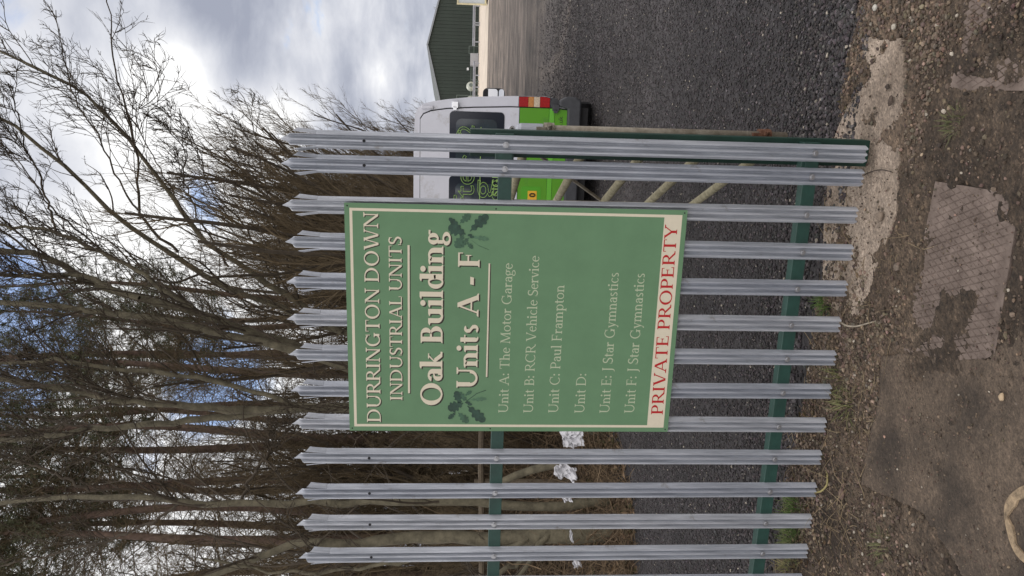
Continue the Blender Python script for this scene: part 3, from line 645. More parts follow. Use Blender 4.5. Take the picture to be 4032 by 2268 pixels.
for a, b, t in (((1606, 965), (1613, 1548), .0085), ((1925, 1037), (1918, 1484), .0065)):
    p, q_ = sp(*a), sp(*b); z = (p[1] + q_[1]) / 2
    flat("underline_shadow", [rect(q_[0] - .003, z - t / 2 - .004, p[0] - .003, z + t / 2 - .004)], M_SHADOW, YS)
    flat("underline", [rect(q_[0], z - t / 2, p[0], z + t / 2)], M_CREAM, YS - .0006)
def oak_leaf(p0, p1, width):
    p0 = np.array(p0); p1 = np.array(p1); u = p1 - p0; L_ = np.linalg.norm(u); u /= L_; v = np.array([-u[1], u[0]])
    prof = [(0, .03), (.12, .08), (.18, .26), (.25, .30), (.31, .20), (.37, .22), (.43, .44), (.50, .50), (.56, .36), (.61, .36), (.67, .50), (.74, .48), (.79, .32), (.85, .32), (.91, .30), (.97, .16), (1, 0)]
    up = [p0 + u * t * L_ + v * s_ * width for t, s_ in prof]; dn = [p0 + u * (t * .97 + .01) * L_ - v * s_ * width for t, s_ in prof[:-1]][::-1]
    mid = [p0 + u * t * L_ for t, _ in prof]
    quads = []
    for k in range(len(prof) - 1):
        t0, s0 = prof[k]; t1, s1 = prof[k + 1]
        quads.append([p0 + u * t0 * L_ - v * s0 * width, p0 + u * t1 * L_ - v * s1 * width, p0 + u * t1 * L_ + v * s1 * width, p0 + u * t0 * L_ + v * s0 * width])
    return quads
K = 2113 / 700.
for (ox, oy), mirror in (((1340, 780), 0), ((1340, 1230), 1)):
    L1 = [((1490, 430), (1285, 335), 150, 0), ((1440, 370), (1290, 235), 70, 0), ((1420, 300), (1545, 190), 95, 1), ((1540, 395), (1755, 200), 130, 0), ((1470, 430), (1370, 590), 110, 1), ((1530, 470), (1400, 590), 80, 1), ((1500, 520), (1575, 600), 55, 1), ((1560, 460), (1770, 490), 60, 2)]
    L2 = [((1460, 1080), (1280, 1150), 140, 0), ((1370, 1190), (1285, 1265), 60, 0), ((1430, 1100), (1370, 935), 95, 0), ((1510, 1050), (1370, 950), 95, 1), ((1480, 990), (1560, 935), 50, 1), ((1400, 1190), (1520, 1310), 95, 1), ((1510, 1110), (1715, 1300), 130, 0), ((1540, 1040), (1740, 1025), 55, 2)]
    for a, b, w_, k in (L2 if mirror else L1):
        f_ = lambda p: sp(ox + p[0] / K, oy + p[1] / K)
        wd = np.linalg.norm(f_((a[0], a[1])) - f_((a[0] + w_, a[1])))
        flat("oak_leaf_print", oak_leaf(f_(a), f_(b), wd), M_LEAF[k], YS - .0008 - .0003 * (2 - k))
    st = [((1500, 440), (1560, 500)), ((1560, 500), (1640, 560)), ((1640, 560), (1765, 612))] if not mirror else [((1480, 1070), (1540, 1020)), ((1540, 1020), (1620, 960)), ((1620, 960), (1730, 922))]
    flat("twig_print", [[f_(a), f_(b), f_((b[0] + 5, b[1] + 6)), f_((a[0] + 5, a[1] + 6))] for a, b in st], M_LEAF[0], YS - .0005)
    ac = (1540, 440) if not mirror else (1515, 1070)
    flat("acorn_print", [[f_((ac[0] + dx + 28 * math.cos(t), ac[1] + dy + 15 * math.sin(t))) for t in np.linspace(0, 2 * PI, 13)[:-1]] for dx, dy in ((0, 0), (25, 22))], M_LEAF[0], YS - .0016)

# ------------------------------------------------------------------ tubular gate swung open behind the fence
heel = on_y(2600, 527, .24); heel[2] = 0; GD = np.array([-.366, .9306, 0])
gate = empty("tubular_gate", (heel[0], heel[1], -.05)); go = np.array([heel[0], heel[1], -.05])
tag(gate, "weathered tubular steel field gate swung open behind the green end post", "gate")
def on_gate(px, py):
    nrm_ = np.array([-GD[1], GD[0], 0]); v = ray(px, py); t = ((heel - CAM) @ nrm_) / (v @ nrm_); return CAM + v * t
z_ = lambda px: on_y(px, 527, heel[1])[2]
NB().tube([(0, 0, z_(3095) + .05), (0, 0, z_(2150) + .05)], .024, 16).build("heel_stile", M_PIPE, gate, smooth=True)
for a_, b_ in ((2140, 2180), (2985, 3030)):
    h_ = NB().tube([(0, 0, z_(b_) + .05), (0, 0, z_(a_) + .05)], .034, 18)
    h_.tube([(-.02, -.005, (z_(a_) + z_(b_)) / 2 + .052), (.03, -.045, (z_(a_) + z_(b_)) / 2 + .052)], .012, 8)
    h_.box((.0, -.02, z_(a_) + .05 + .014), (.034, .034, .042))
    h_.build("hinge_collar", M_RUST if a_ > 2500 else M_PIPE, gate)
NB().tube([(0, 0, z_(2135) + .05), (0, 0, z_(2050) + .05), (0, 0, z_(2036) + .05), (0, 0, z_(2030) + .05)], [.029, .029, .024, .01], 18).build("post_cap", M_GALV, gate)
GL = 3.0
for px in (2017, 2208, 2405, 2595, 2789):
    p = on_gate(px, 760); z = p[2] + .05
    NB().tube([GD * .02 + [0, 0, z], GD * 1.5 + [0, 0, z], GD * GL + [0, 0, z]], .0225, 14).build("bar", M_PIPEG, gate, smooth=True)
zt, zb_ = on_gate(2017, 760)[2] + .05, on_gate(2789, 760)[2] + .05
pm = on_gate(2400, 806) - heel; s_m = pm @ GD
NB().tube([GD * s_m + [.012, -.012, zb_ - .02], GD * s_m + [.012, -.012, zt + .02]], .010, 8).build("upright", M_PIPE, gate)
NB().tube([GD * GL + [0, 0, zb_], GD * GL + [0, 0, zt]], .02, 12).build("end_stile", M_PIPE, gate)
pa, pb = on_gate(2240, 712) - heel, on_gate(2372, 806) - heel
e_ = (pb - pa); NB().tube([pa - e_ * .7 + [.02, -.02, .05], pb + e_ * .9 + [.02, -.02, .05]], .009, 8).build("brace", M_PIPE, gate)

# ------------------------------------------------------------------ van
M_WHITE = mat("white_van_paint", (.62, .63, .68), .28, 0, .06, 3, 0, stain=((.36, .34, .31), 3.5, .55, .5))
M_LIME = mat("lime_green_vinyl", (.095, .30, .016), .32, 0, .04, 5, stain=((.07, .20, .03), 4, .55, .5))
M_LIME2 = mat("lighter_lime_strip", (.13, .43, .04), .3)
M_PLAS = mat("dark_grey_plastic", (.045, .047, .052), .6, 0, .25, 20, .15, 200)
M_BLACK = mat("black_rubber", (.012, .012, .013), .7, 0, .3, 30)
M_GLASSD = mat("dark_window_surround", (.012, .016, .026), .12, 0, 0)
M_GLASS = mat("tinted_glass", (.030, .042, .052), .06, 0, .5, 2.5, spec=.8)
M_LRED = mat("red_lamp_lens", (.33, .012, .014), .2, 0, .3, 60); M_LAMB = mat("amber_lamp_lens", (.50, .22, .07), .2, 0, .3, 60); M_LCLR = mat("clear_lamp_lens", (.55, .46, .34), .15, 0, .3, 80)
M_YEL = mat("yellow_plate", (.75, .42, .03), .4); M_INK = mat("plate_ink", (.02, .016, .012), .5); M_OUT = mat("pale_lime_vinyl", (.28, .46, .12), .4)
M_MIRR = mat("mirror_glass", (.42, .43, .45), .06, 1.0); M_CHROME = mat("chrome", (.75, .76, .78), .15, 1)
M_TYRE = mat("tyre", (.014, .014, .015), .85, 0, .3, 40, .4, 150)
van = empty("parked_van", (-1.127, 6.615, -.05), rad(3.0))
tag(van, "white panel van with lime green lower half parked beyond the fence", "van")
# cross sections: half width at height, for the rear; the nose tapers
sec = [(.52, .86), (.60, .955), (.75, .978), (1.15, .968), (1.62, .945), (1.95, .905), (2.10, .880), (2.24, .845), (2.31, .79), (2.345, .70), (2.36, .4)]
def van_ring(y, ws=1, zs=1, zt=0):
    pts = [(w_ * ws, z) for z, w_ in sec]; full = [(.8 * ws, .42)] + pts + [(-w_, z) for w_, z in pts[::-1]] + [(-.8 * ws, .42)]
    return np.array([(x, y, .42 + (z - .42) * zs) for x, z in full])
rings = [van_ring(.0), van_ring(.03, 1.0), van_ring(1.5), van_ring(3.2), van_ring(3.9, .985, .93), van_ring(4.3, .96, .60), van_ring(4.95, .90, .47), van_ring(5.15, .80, .35)]
b = NB(); nr = len(rings[0]); b.add(np.concatenate(rings), [np.array([[k * nr + i, k * nr + (i + 1) % nr, (k + 1) * nr + (i + 1) % nr, (k + 1) * nr + i] for k in range(len(rings) - 1) for i in range(nr)]), np.arange(nr)[None, :], (np.arange(nr) + (len(rings) - 1) * nr)[::-1][None, :].copy()])
b.build("body", M_WHITE, van)
def clip_w(z): return np.interp(z, [s[0] for s in sec], [s[1] for s in sec])
def panel(name, poly, m_, y, th=.006, par=van, bev=0):
    o = NB().prism([(p[0], p[1]) for p in poly], y, y + th).build(name, m_, par, bevel=bev); return o
def side_poly(z0, z1, x0, ins=0, n=8, xneg=None):
    zz = np.linspace(z0, z1, n)
    if xneg is None: return [(x0, z0)] + [(clip_w(z) - ins, z) for z in zz] + [(x0, z1)]
    return [(-(clip_w(z) - ins), z) for z in zz[::-1]] + [(clip_w(z) - ins, z) for z in zz]
# dark seam behind the doors, then the two doors
door_r = [(.82, .46), (.835, .62), (.835, 1.15), (.815, 1.62), (.79, 1.95), (.76, 2.14), (.72, 2.235), (.66, 2.275)]
def door_poly(sg, g): return [(sg * g, .44)] + [(sg * (x - g * .6), z) for x, z in [(.80, .44)] + door_r] + [(sg * g, 2.275)]
panel("door_seam", [(-.83, .43)] + [(x * 1.012, z + .008) for x, z in [(.82, .43)] + door_r] + [(-x * 1.012, z + .008) for x, z in door_r[::-1]], M_BLACK, -.004, .004)
def split(poly, z0, z1):
    def cl(p, z, keep_above):
        out = []
        for i in range(len(p)):
            a, b_ = p[i], p[(i + 1) % len(p)]; ia = (a[1] >= z) == keep_above; ib = (b_[1] >= z) == keep_above
            if ia: out.append(a)
            if ia != ib: t = (z - a[1]) / (b_[1] - a[1]); out.append((a[0] + (b_[0] - a[0]) * t, z))
        return out
    return cl(cl(poly, z0, True), z1, False)
for sg in (1, -1):
    dp = door_poly(sg, .009)
    dr = panel("rear_door", split(dp, 1.052, 3), M_WHITE, -.024, .018, bev=.004)
    panel("green_panel", split(dp, .68, 1.046), M_LIME, -.024, .018, dr)
    panel("green_panel", split(dp, .615, .676), M_LIME2, -.029, .023, dr)
    panel("green_panel", split(dp, .44, .611), M_LIME, -.024, .018, dr)
    xo = .765; c = .05; wz0, wz1 = 1.235, 1.915
    def rr_(x0, x1, z0, z1, r):
        o_ = []
        for cx, cz, a0 in ((x1 - r, z0 + r, -90), (x1 - r, z1 - r, 0), (x0 + r, z1 - r, 90), (x0 + r, z0 + r, 180)):
            o_ += [(cx + r * math.cos(rad(a0 + k * 22.5)), cz + r * math.sin(rad(a0 + k * 22.5))) for k in range(5)]
        return o_
    X0, X1 = (.03, xo) if sg > 0 else (-xo, -.03)
    wnd = panel("window_surround", rr_(X0, X1, wz0, wz1, .05), M_GLASSD, -.030, .008, dr)
    panel("window_pane", rr_(X0 + .10, X1 - .09, wz0 + .09, wz1 - .08, .07), M_GLASS, -.033, .006, wnd)
    for z in (1.90 - .05, .60):
        hb = NB().box((sg * .84, -.045, z), (.075, .05, .085)); hb.box((sg * .80, -.05, z), (.05, .04, .05)); hb.build("hinge", M_PLAS if z < 1 else M_CHROME, van, bevel=.006)
    hc = NB().box((sg * .80, -.01, 2.19), (.035, .05, .15)).build("hinge_cover", M_WHITE, van, bevel=.01)
    # lamp cluster
    for k, (z0, z1, m_) in enumerate(((.945, 1.058, M_LRED), (.875, .943, M_LAMB), (.80, .873, M_LCLR), (.675, .798, M_LRED))):
        lx0 = .842
        if k == 0: lamp = panel("tail_light", [(sg * p[0], p[1]) for p in side_poly(.668, 1.064, lx0 - .004, .004)][::sg], M_BLACK, -.016, .014)
        panel("lens", [(sg * p[0], p[1]) for p in side_poly(z0, z1, lx0, .010)][::sg], m_, -.034, .02, lamp, .004)
lk = NB(); t = np.linspace(0, 2 * PI, 17)[:-1]; lk.prism([(.555 + .05 * math.cos(a), 1.14 + .035 * math.sin(a)) for a in t], -.040, -.022); lk.build("door_lock", M_CHROME, van)
lk = NB(); lk.prism([(.555 + .03 * math.cos(a), 1.135 + .02 * math.sin(a)) for a in t], -.044, -.039); lk.build("door_handle", M_BLACK, van)
# recess and plate on the left door
panel("plate_recess", rr_(-.74, -.14, .745, 1.0, .03), mat("shaded_lime_recess", (.075, .33, .012), .4), -.0268, .003)
npl = panel("number_plate", rr_(-.705, -.195, .80, .915, .008), M_YEL, -.032, .005)
panel("bumper", [(-.94, .29), (.94, .29), (.975, .36), (.98, .47), (.93, .56), (.86, .56), (.83, .455), (-.83, .455), (-.86, .56), (-.93, .56), (-.98, .47), (-.975, .36)], M_PLAS, -.09, .14, bev=.02)
for sg in (1, -1): panel("bumper_corner", [(sg * p[0], p[1]) for p in [(.842, .565), (.93, .565), (.955, .60), (.962, .664), (.842, .664)]][::sg], M_PLAS, -.020, .018)
panel("underbody", [(-.85, .18), (.85, .18), (.85, .44), (-.85, .44)], M_BLACK, .05, 4.9)
def text_mesh(name, s, size, material, mtx, parent, outline=0.0, sx=1.0):
    c = bpy.data.curves.new(name, 'FONT'); c.body = s; c.size = size; c.align_x = 'LEFT'
    if outline: c.fill_mode = 'NONE'; c.bevel_depth = outline; c.bevel_resolution = 0
    o = bpy.data.objects.new(name, c); COL.objects.link(o)
    dg = bpy.context.evaluated_depsgraph_get(); me = bpy.data.meshes.new_from_object(o.evaluated_get(dg), depsgraph=dg)
    bpy.data.objects.remove(o); bpy.data.curves.remove(c)
    me.name = name; me.materials.clear(); me.materials.append(material); ob = bpy.data.objects.new(name, me); COL.objects.link(ob); ob.parent = parent; ob.matrix_local = mtx @ Matrix.Diagonal((sx, 1, 1, 1)); return ob
def vtx(x, y, z): return Matrix.Translation((x, y, z)) @ Matrix.Rotation(rad(90), 4, 'X')
text_mesh("plate_character", "0", .105, M_INK, vtx(-.275, -.0335, .82), npl, .0045)
def outl(s, x, z, size, sx=1.0): text_mesh("window_lettering", s, size, M_OUT, vtx(x, -.040, z), van, .0035, sx)
outl("fte", -.40, 1.60, .36, 1.2); outl("r C", .10, 1.58, .36, .9); outl("2", .46, 1.61, .28)
outl("ig", -.44, 1.36, .42, 1.35)
text_mesh("window_lettering", "SIGN", .15, M_OUT, vtx(-.27, -.036, 1.27), van, 0, 1.0)
o = NB(); o.box((.08, -.040, 1.525), (1.0, .004, .009)); o.build("window_lettering", M_OUT, van)
text_mesh("web_lettering", "ns.co.uk", .085, M_INK, vtx(.47, -.0262, .505), van, 0, .95)
def wheel(x, y):
    w_ = empty("wheel", (x, y, .33)); w_.parent = van
    a_ = [(-.11, .20), (-.11, .29), (-.085, .325), (.085, .325), (.11, .29), (.11, .20)]
    th = np.linspace(0, 2 * PI, 33)[:-1]
    v = np.array([(px, r_ * math.cos(t_), r_ * math.sin(t_)) for px, r_ in a_ for t_ in th]); i = np.arange(32); j = (i + 1) % 32
    NB().add(v, [np.stack([i + 32 * k, j + 32 * k, j + 32 * ((k + 1) % 6), i + 32 * ((k + 1) % 6)], -1) for k in range(6)]).build("tyre", M_TYRE, w_)
    NB().tube([(-.08, 0, 0), (.09, 0, 0)], .205, 24).build("rim", M_GALV, w_)
for x in (-.84, .84):
    for y in (.95, 4.15): wheel(x, y)
for sg in (1, -1):
    mo = empty("door_mirror", (sg * 1.10, 3.2, 1.27)); mo.parent = van
    NB().box((-sg * .10, .0, .0), (.14, .05, .06)).build("mirror_arm", M_BLACK, mo)
    hs = NB(); hs.prism(rr_(-.10, .10, -.19, .17, .075), -.02, .09); hs.build("mirror_housing", M_BLACK, mo, bevel=.02)
    for z0, z1, r_ in ((-.075, .155, .045), (-.178, -.092, .04)): panel("mirror_glass", rr_(-.085, .085, z0, z1, r_), M_MIRR, -.030, .004, mo).rotation_euler = (rad(-7 if z0 > -.1 else -4), 0, 0)
# ------------------------------------------------------------------ shed and yard furniture, far off
M_CLAD = mat("dark_green_cladding", (.018, .030, .022), .6, 0, .2, .6); M_TRIM = mat("grey_trim", (.22, .24, .26), .5); M_ROOF = mat("dark_roof", (.03, .04, .035), .6)
fr = np.array([AX_F[0], AX_F[1]]); fr = fr / np.linalg.norm(fr); yawz = math.atan2(-fr[0], fr[1])
sc_ = at(1882, 186, 110); shed = empty("industrial_shed", (sc_[0], sc_[1], -.05), yawz)
tag(shed, "long low dark green shed with a shallow gable across the yard", "shed")
HW, EH, AH = 7.95, 5.35, 7.25
b = NB(); b.prism([(-HW, 0), (HW, 0), (HW, EH), (0, AH), (-HW, EH)], 0, 28)
k = 0
for x in np.arange(-HW + .15, HW, .5):
    z = EH + (AH - EH) * (1 - abs(x) / HW); b.box((x, -.03, (z - .15) / 2 + .0), (.16, .06, z - .2))
b.build("wall", M_CLAD, shed)
for sg in (-1, 1):
    L_ = math.hypot(HW + .25, (AH - EH) * (HW + .25) / HW); an = math.atan2(AH - EH, HW)
    R = np.array(Matrix.Rotation(sg * an, 3, 'Y')); cx = sg * (HW + .25) / 2; cz = AH - (AH - EH) / 2 * (HW + .25) / HW
    NB().box((cx, 13.9, cz + .08), (L_, 28.4, .10), R).build("roof", M_ROOF, shed)
    NB().box((cx, -.34, cz + .03), (L_, .06, .22), R).build("trim", M_TRIM, shed)
dp_ = at(1843, 285, 109.5)
NB().box((-3.2, -.12, 1.48), (.35, .2, .28)).build("wall_lamp", mat("lamp_white", (.7, .72, .72), .4), shed)
M_ARM = mat("barrier_steel", (.34, .35, .38), .5, .5, .2, 2)
def barrier(y0, y1, px, D_, label, posts):
    a_, c_ = at(px, y0, D_), at(px, y1, D_); z = (a_[2] + c_[2]) / 2 + .05; mid = (a_ + c_) / 2; L_ = np.linalg.norm((a_ - c_)[:2])
    r = empty("guard_rail", (mid[0], mid[1], -.05), yawz); tag(r, label, "guard rail", "guard rails in front of the shed")
    prof = [(-.02, .17), (-.09, .14), (-.09, .07), (0, .02), (0, -.02), (-.09, -.07), (-.09, -.14), (-.02, -.17), (.0, -.17), (-.06, -.135), (-.06, -.075), (.03, -.03), (.03, .03), (-.06, .075), (-.06, .135), (0, .17)]
    v = np.array([(x, p[0], z + p[1]) for x in (-L_ / 2, L_ / 2) for p in prof]); n_ = len(prof)
    NB().add(v, [np.array([[i, (i + 1) % n_, (i + 1) % n_ + n_, i + n_] for i in range(n_)])]).build("beam", M_ARM, r)
    for t in posts: NB().box(((t - .5) * L_, .06, z / 2), (.12, .12, z)).build("post", M_ARM, r)
barrier(182, -40, 1867, 100, "longer guard rail running out of view below the right of the shed gable", (.08, .38, .42, .72, .95))
barrier(400, 240, 1867, 100, "shorter guard rail to the left of the grey block", (.05, .36, .65, .95))
M_BLK = mat("grey_block", (.34, .34, .35), .8, 0, .12, 1.0)
p = at(1880, 233, 106); b = NB(); b.box((0, .4, .58), (1.62, .8, 1.16)); b.box((0, -.02, .15), (1.7, .1, .08)); o = b.build("concrete_block", M_BLK, None, bevel=.03); o.location = (p[0], p[1], -.05); o.rotation_euler = (0, 0, yawz)
tag(o, "square pale grey block standing before the shed between two guard rails", "block")
M_RAILING = mat("railing_steel", (.14, .17, .15), .6, .3)
def railing(y0, y1, x0, D_, label, rows, ups):
    a_, c_ = at(x0, y0, D_), at(x0, y1, D_); top = (a_[2] + c_[2]) / 2 + .05; mid = (a_ + c_) / 2; L_ = np.linalg.norm((a_ - c_)[:2])
    r = empty("railing", (mid[0], mid[1], -.05), yawz); tag(r, label, "railing")
    for t in rows: NB().tube([(-L_ / 2, 0, top * t), (L_ / 2, 0, top * t)], .035, 8).build("rail", M_RAILING, r)
    for t in ups: NB().tube([((t - .5) * L_, 0, 0), ((t - .5) * L_, 0, top)], .035, 8).build("post", M_RAILING, r)
railing(212, 181, 1847, 106.5, "small square railing right beside the grey block", (1, .5), (.02, .98))
railing(395, 260, 1854, 107, "thin long railing along the shed wall left of the block", (1, .55), (0, .3, .6, 1))
railing(396, 374, 1797, 106, "tall narrow railing hoop by the left corner of the shed", (.99,), (.02, .98))
M_DRUM = mat("pale_drum", (.36, .38, .32), .45, 0, .15, 2)
def drum(y, D_, label):
    p = at(1880, y, D_); r = empty("mixer_drum", (p[0], p[1], -.05), yawz); tag(r, label, "drum", "drums by the shed")
    th = np.linspace(-PI / 2, PI / 2, 9); pts = [(0, .75 * math.sin(t), 1.05) for t in th]
    NB().tube(pts, [.62 * max(.3, math.cos(t)) for t in th], 18).build("shell", M_DRUM, r, smooth=True)
    NB().tube([(0, -.80, 1.05), (0, -.70, 1.05)], [.24, .26], 14).build("mouth", M_RAILING, r)
    f = NB()
    for sx in (-.6, .6): f.tube([(sx, -.5, 0), (sx * .6, 0, 1.0), (sx, .5, 0)], .05, 6)
    f.build("frame", M_RAILING, r)
drum(341, 103, "pale round drum resting on a frame before the shed, right of its neighbour"); drum(397, 103, "pale round drum half hidden behind the van roof edge")
p = at(1925, 20, 64); bx = empty("box_trailer", (p[0], p[1], -.05), yawz - rad(21)); tag(bx, "white box trailer with cream corner frame cut off by the picture edge", "trailer")
M_BOXW = mat("trailer_white", (.50, .54, .56), .5, 0, .12, 1.2); M_BOXC = mat("trailer_cream_frame", (.62, .56, .36), .5, 0, .25, 4)
NB().box((1.25, 3, 1.33), (2.36, 6, 2.25)).build("body", M_BOXW, bx)
f = NB(); f.box((.02, 0, 1.32), (.14, .16, 2.50)); f.box((2.48, 0, 1.32), (.14, .16, 2.50)); f.box((1.25, -.0, .20), (2.32, .14, .14)); f.box((1.25, 0, 2.5), (2.32, .14, .12)); f.box((.02, 3.05, 2.5), (.12, 5.9, .12)); f.box((.02, 3.05, .20), (.12, 5.9, .12)); f.build("corner_frame", M_BOXC, bx, bevel=.02)
for x in (.3, 2.2):
    for y in (3.6, 4.6):
        NB().tube([(x - .11, y, .28), (x + .11, y, .28)], .33, 20).build("wheel", M_TYRE, bx)
NB().box((.5, .15, .17), (.1, .1, .34)).build("leg", M_BOXC, bx); NB().box((2.0, .15, .17), (.1, .1, .34)).build("leg", M_BOXC, bx)

# ------------------------------------------------------------------ bank, trees and scrub left of the road
def bank_z(X, Y):
    e = edge_x(Y) - X
    return -.075 + .62 * sstep(-.05, 2.2, e) + .25 * sstep(2, 8, e) + .10 * fbm(X, Y, .8, 4, 2.) * sstep(0, 1, e) + .03 * fbm(X, Y, 5, 3, 4.)
nb = NB()
ys = np.concatenate([np.linspace(2.4, 14, 160), np.linspace(14.3, 64, 80)]); es = np.concatenate([np.linspace(-.25, 3, 60), np.linspace(3.2, 40, 30)])
Yg, Eg = np.meshgrid(ys, es, indexing='ij'); Xg = edge_x(Yg) - Eg + .12 * fbm(Yg, Yg * 0, 1.5, 3)
idx = np.arange(Xg.size).reshape(Xg.shape)
nb.add(np.stack([Xg, Yg, bank_z(Xg, Yg)], -1).reshape(-1, 3), [np.stack([idx[:-1, :-1], idx[:-1, 1:], idx[1:, 1:], idx[1:, :-1]], -1).reshape(-1, 4)])
tag(nb.build("bank", M_BANK, smooth=True), kind="structure")

def grow(P, D, L, R, n, wob, trop, rg, bend=0.0):
    """vectorised wandering branches: returns points [B,n,3] and radii [B,n]"""
    B = len(P); d = nrm(D.copy()); pts = [P]; st = (L / (n - 1))[:, None]; trop = np.asarray(trop, float) + rg.normal(0, bend, (B, 3))
    for k in range(n - 1):
        d = nrm(d + rg.normal(0, wob, (B, 3)) + trop / (n - 1)); pts.append(pts[-1] + d * st)
    t = np.linspace(0, 1, n)
    return np.stack(pts, 1), R[:, None] * (1 - .72 * t)[None, :]
def spawn(P, R, k, t0, t1, ang, lr, rr, rg, Ls, minr=.0012):
    """children along the branches P [B,n,3]"""
    B, n, _ = P.shape; t = rg.uniform(t0, t1, (B, k)) * (n - 1); i = np.minimum(t.astype(int), n - 2); f = (t - i)[..., None]
    bi = np.arange(B)[:, None]
    p = P[bi, i] * (1 - f) + P[bi, i + 1] * f; d = nrm(P[bi, i + 1] - P[bi, i])
    r = (R[bi, i] * (1 - f[..., 0]) + R[bi, i + 1] * f[..., 0])
    u = nrm(np.cross(d, nrm(rg.normal(size=(B, k, 3))))); a = rg.normal(ang, ang * .25, (B, k))[..., None]
    cd_ = nrm(d * np.cos(a) + u * np.sin(a)); tt = t / (n - 1)
    L = Ls[:, None] * lr * (1.15 - .75 * tt) * rg.uniform(.6, 1.25, (B, k))
    return p.reshape(-1, 3), cd_.reshape(-1, 3), L.reshape(-1), np.maximum(r * rr, minr).reshape(-1)
def plen(P): return np.linalg.norm(np.diff(P, axis=1), axis=2).sum(1)
def put(nb, P, R, sides):
    v, f = tubes(P, R, sides); nb.add(v, [f])
def resample(pts, n):
    P = np.asarray(pts, float); s = np.r_[0, np.cumsum(np.linalg.norm(np.diff(P, axis=0), axis=1))]; t = np.linspace(0, s[-1], n)
    Q = np.stack([np.interp(t, s, P[:, k]) for k in range(3)], -1)
    for _ in range(2): Q[1:-1] = .25 * Q[:-2] + .5 * Q[1:-1] + .25 * Q[2:]
    return Q
M_BARK = mat("grey_green_bark", (.060, .052, .032), .9, 0, 0, 9, .9, 50, var2=(.165, .145, .095))
M_TWIG = mat("dark_twig_bark", (.062, .048, .032), .9, 0, .4, 12)
M_BROWN = mat("brown_scrub_twig", (.118, .088, .050), .95, 0, .4, 6)
M_PINE = mat("reddish_pine_bark", (.105, .070, .052), .95, 0, .5, 10, .8, 30)
M_NEEDLE = mat("dull_green_brown_needles", (.078, .085, .040), .8, 0, .5, 3)

def near_tree(name, label, limbs, seed, dens=1.0, twig_trop=(.25, 0, .45), bdens=15):
    """limbs: list of (points in the picture, depth start, depth end, radius start, radius end)"""
    rg = np.random.default_rng(seed); trunk = NB(); crown = NB(); base = None; L1 = []
    for pts, d0, d1, r0, r1 in limbs:
        n = len(pts); W_ = np.array([at(px, py, d0 + (d1 - d0) * k / (n - 1)) for k, (px, py) in enumerate(pts)])
        if base is None:
            W_[0][2] = bank_z(W_[0][0:1], W_[0][1:2])[0] - .05; base = W_[0].copy()
        N = 26; Q = resample(W_, N); Q[1:-1] += rg.normal(0, .012, (N - 2, 3)); r = np.linspace(r0, r1, N) * (1 + .12 * rg.normal(size=N) * .4)
        if r0 > .03: r[:3] *= np.array([1.5, 1.22, 1.08]) if d0 == limbs[0][1] and W_[0] is not None and np.allclose(W_[0], base) else 1
        put(trunk if r0 > .022 else crown, (Q - base)[None], r[None], 9 if r0 > .022 else 6)
        L1.append((Q, r))
    P = np.stack([q for q, _ in L1]); R = np.stack([r for _, r in L1]); Ls = plen(P)
    k1 = int(bdens * dens)
    p, d, L, r = spawn(P, R, k1, .25, 1.0, .62, .42, .42, rg, np.minimum(Ls, 4.5), .005)
    d = nrm(d + np.array([.25, .0, .15])); P2, R2 = grow(p, d, L * 1.1, np.minimum(r, .015), 14, .09, twig_trop, rg, .55); put(crown, P2 - base, R2, 5)
    p, d, L, r = spawn(P2, R2, int(7 * dens), .08, 1.0, .60, .55, .6, rg, plen(P2), .0042)
    P3, R3 = grow(p, d, L, np.minimum(r, .0075), 10, .11, np.array(twig_trop) * 1.2, rg, .65); put(crown, P3 - base, R3, 4)
    p, d, L, r = spawn(P3, R3, int(3 * dens), .1, .9, .58, .50, .7, rg, plen(P3), .0036)
    P4, R4 = grow(p, d, np.maximum(L, .12), np.minimum(r, .0044), 7, .13, np.array(twig_trop) * 1.4, rg, .6); put(crown, P4 - base, R4, 3)
    p, d, L, r = spawn(P3, R3, int(4 * dens), .2, .95, .8, 0, .7, rg, plen(P3), .0034)
    P5, R5 = grow(p, d, rg.uniform(.02, .055, len(L)), np.full(len(L), .0040), 3, .15, twig_trop, rg); R5[:, -1] = .0034; put(crown, P5 - base, R5, 3)
    t = empty(name, base); tag(t, label, "tree")
    trunk.build("trunk", M_BARK, t, smooth=True); crown.build("crown", M_TWIG, t)
    return t
near_tree("bare_tree", "tall bare grey green tree forking high above the left half of the sign", [
    ([(2400, 1700), (2100, 1660), (1800, 1630), (1344, 1604), (1160, 1604), (1050, 1618)], 9.2, 9.3, .070, .056),
    ([(1050, 1618), (900, 1608), (780, 1603), (630, 1590), (480, 1575), (313, 1541), (157, 1518), (0, 1490), (-250, 1460)], 9.3, 9.0, .050, .028),
    ([(1050, 1618), (940, 1640), (744, 1651), (548, 1674), (313, 1698), (0, 1737), (-250, 1760)], 9.3, 9.7, .046, .026),
    ([(1200, 1604), (1018, 1549), (783, 1486), (626, 1467), (430, 1455), (219, 1412), (0, 1443), (-200, 1430)], 9.3, 8.8, .032, .016),
    ([(400, 1562), (280, 1500), (150, 1440), (0, 1380)], 9.1, 9.0, .02, .008)], 21, 1.0)
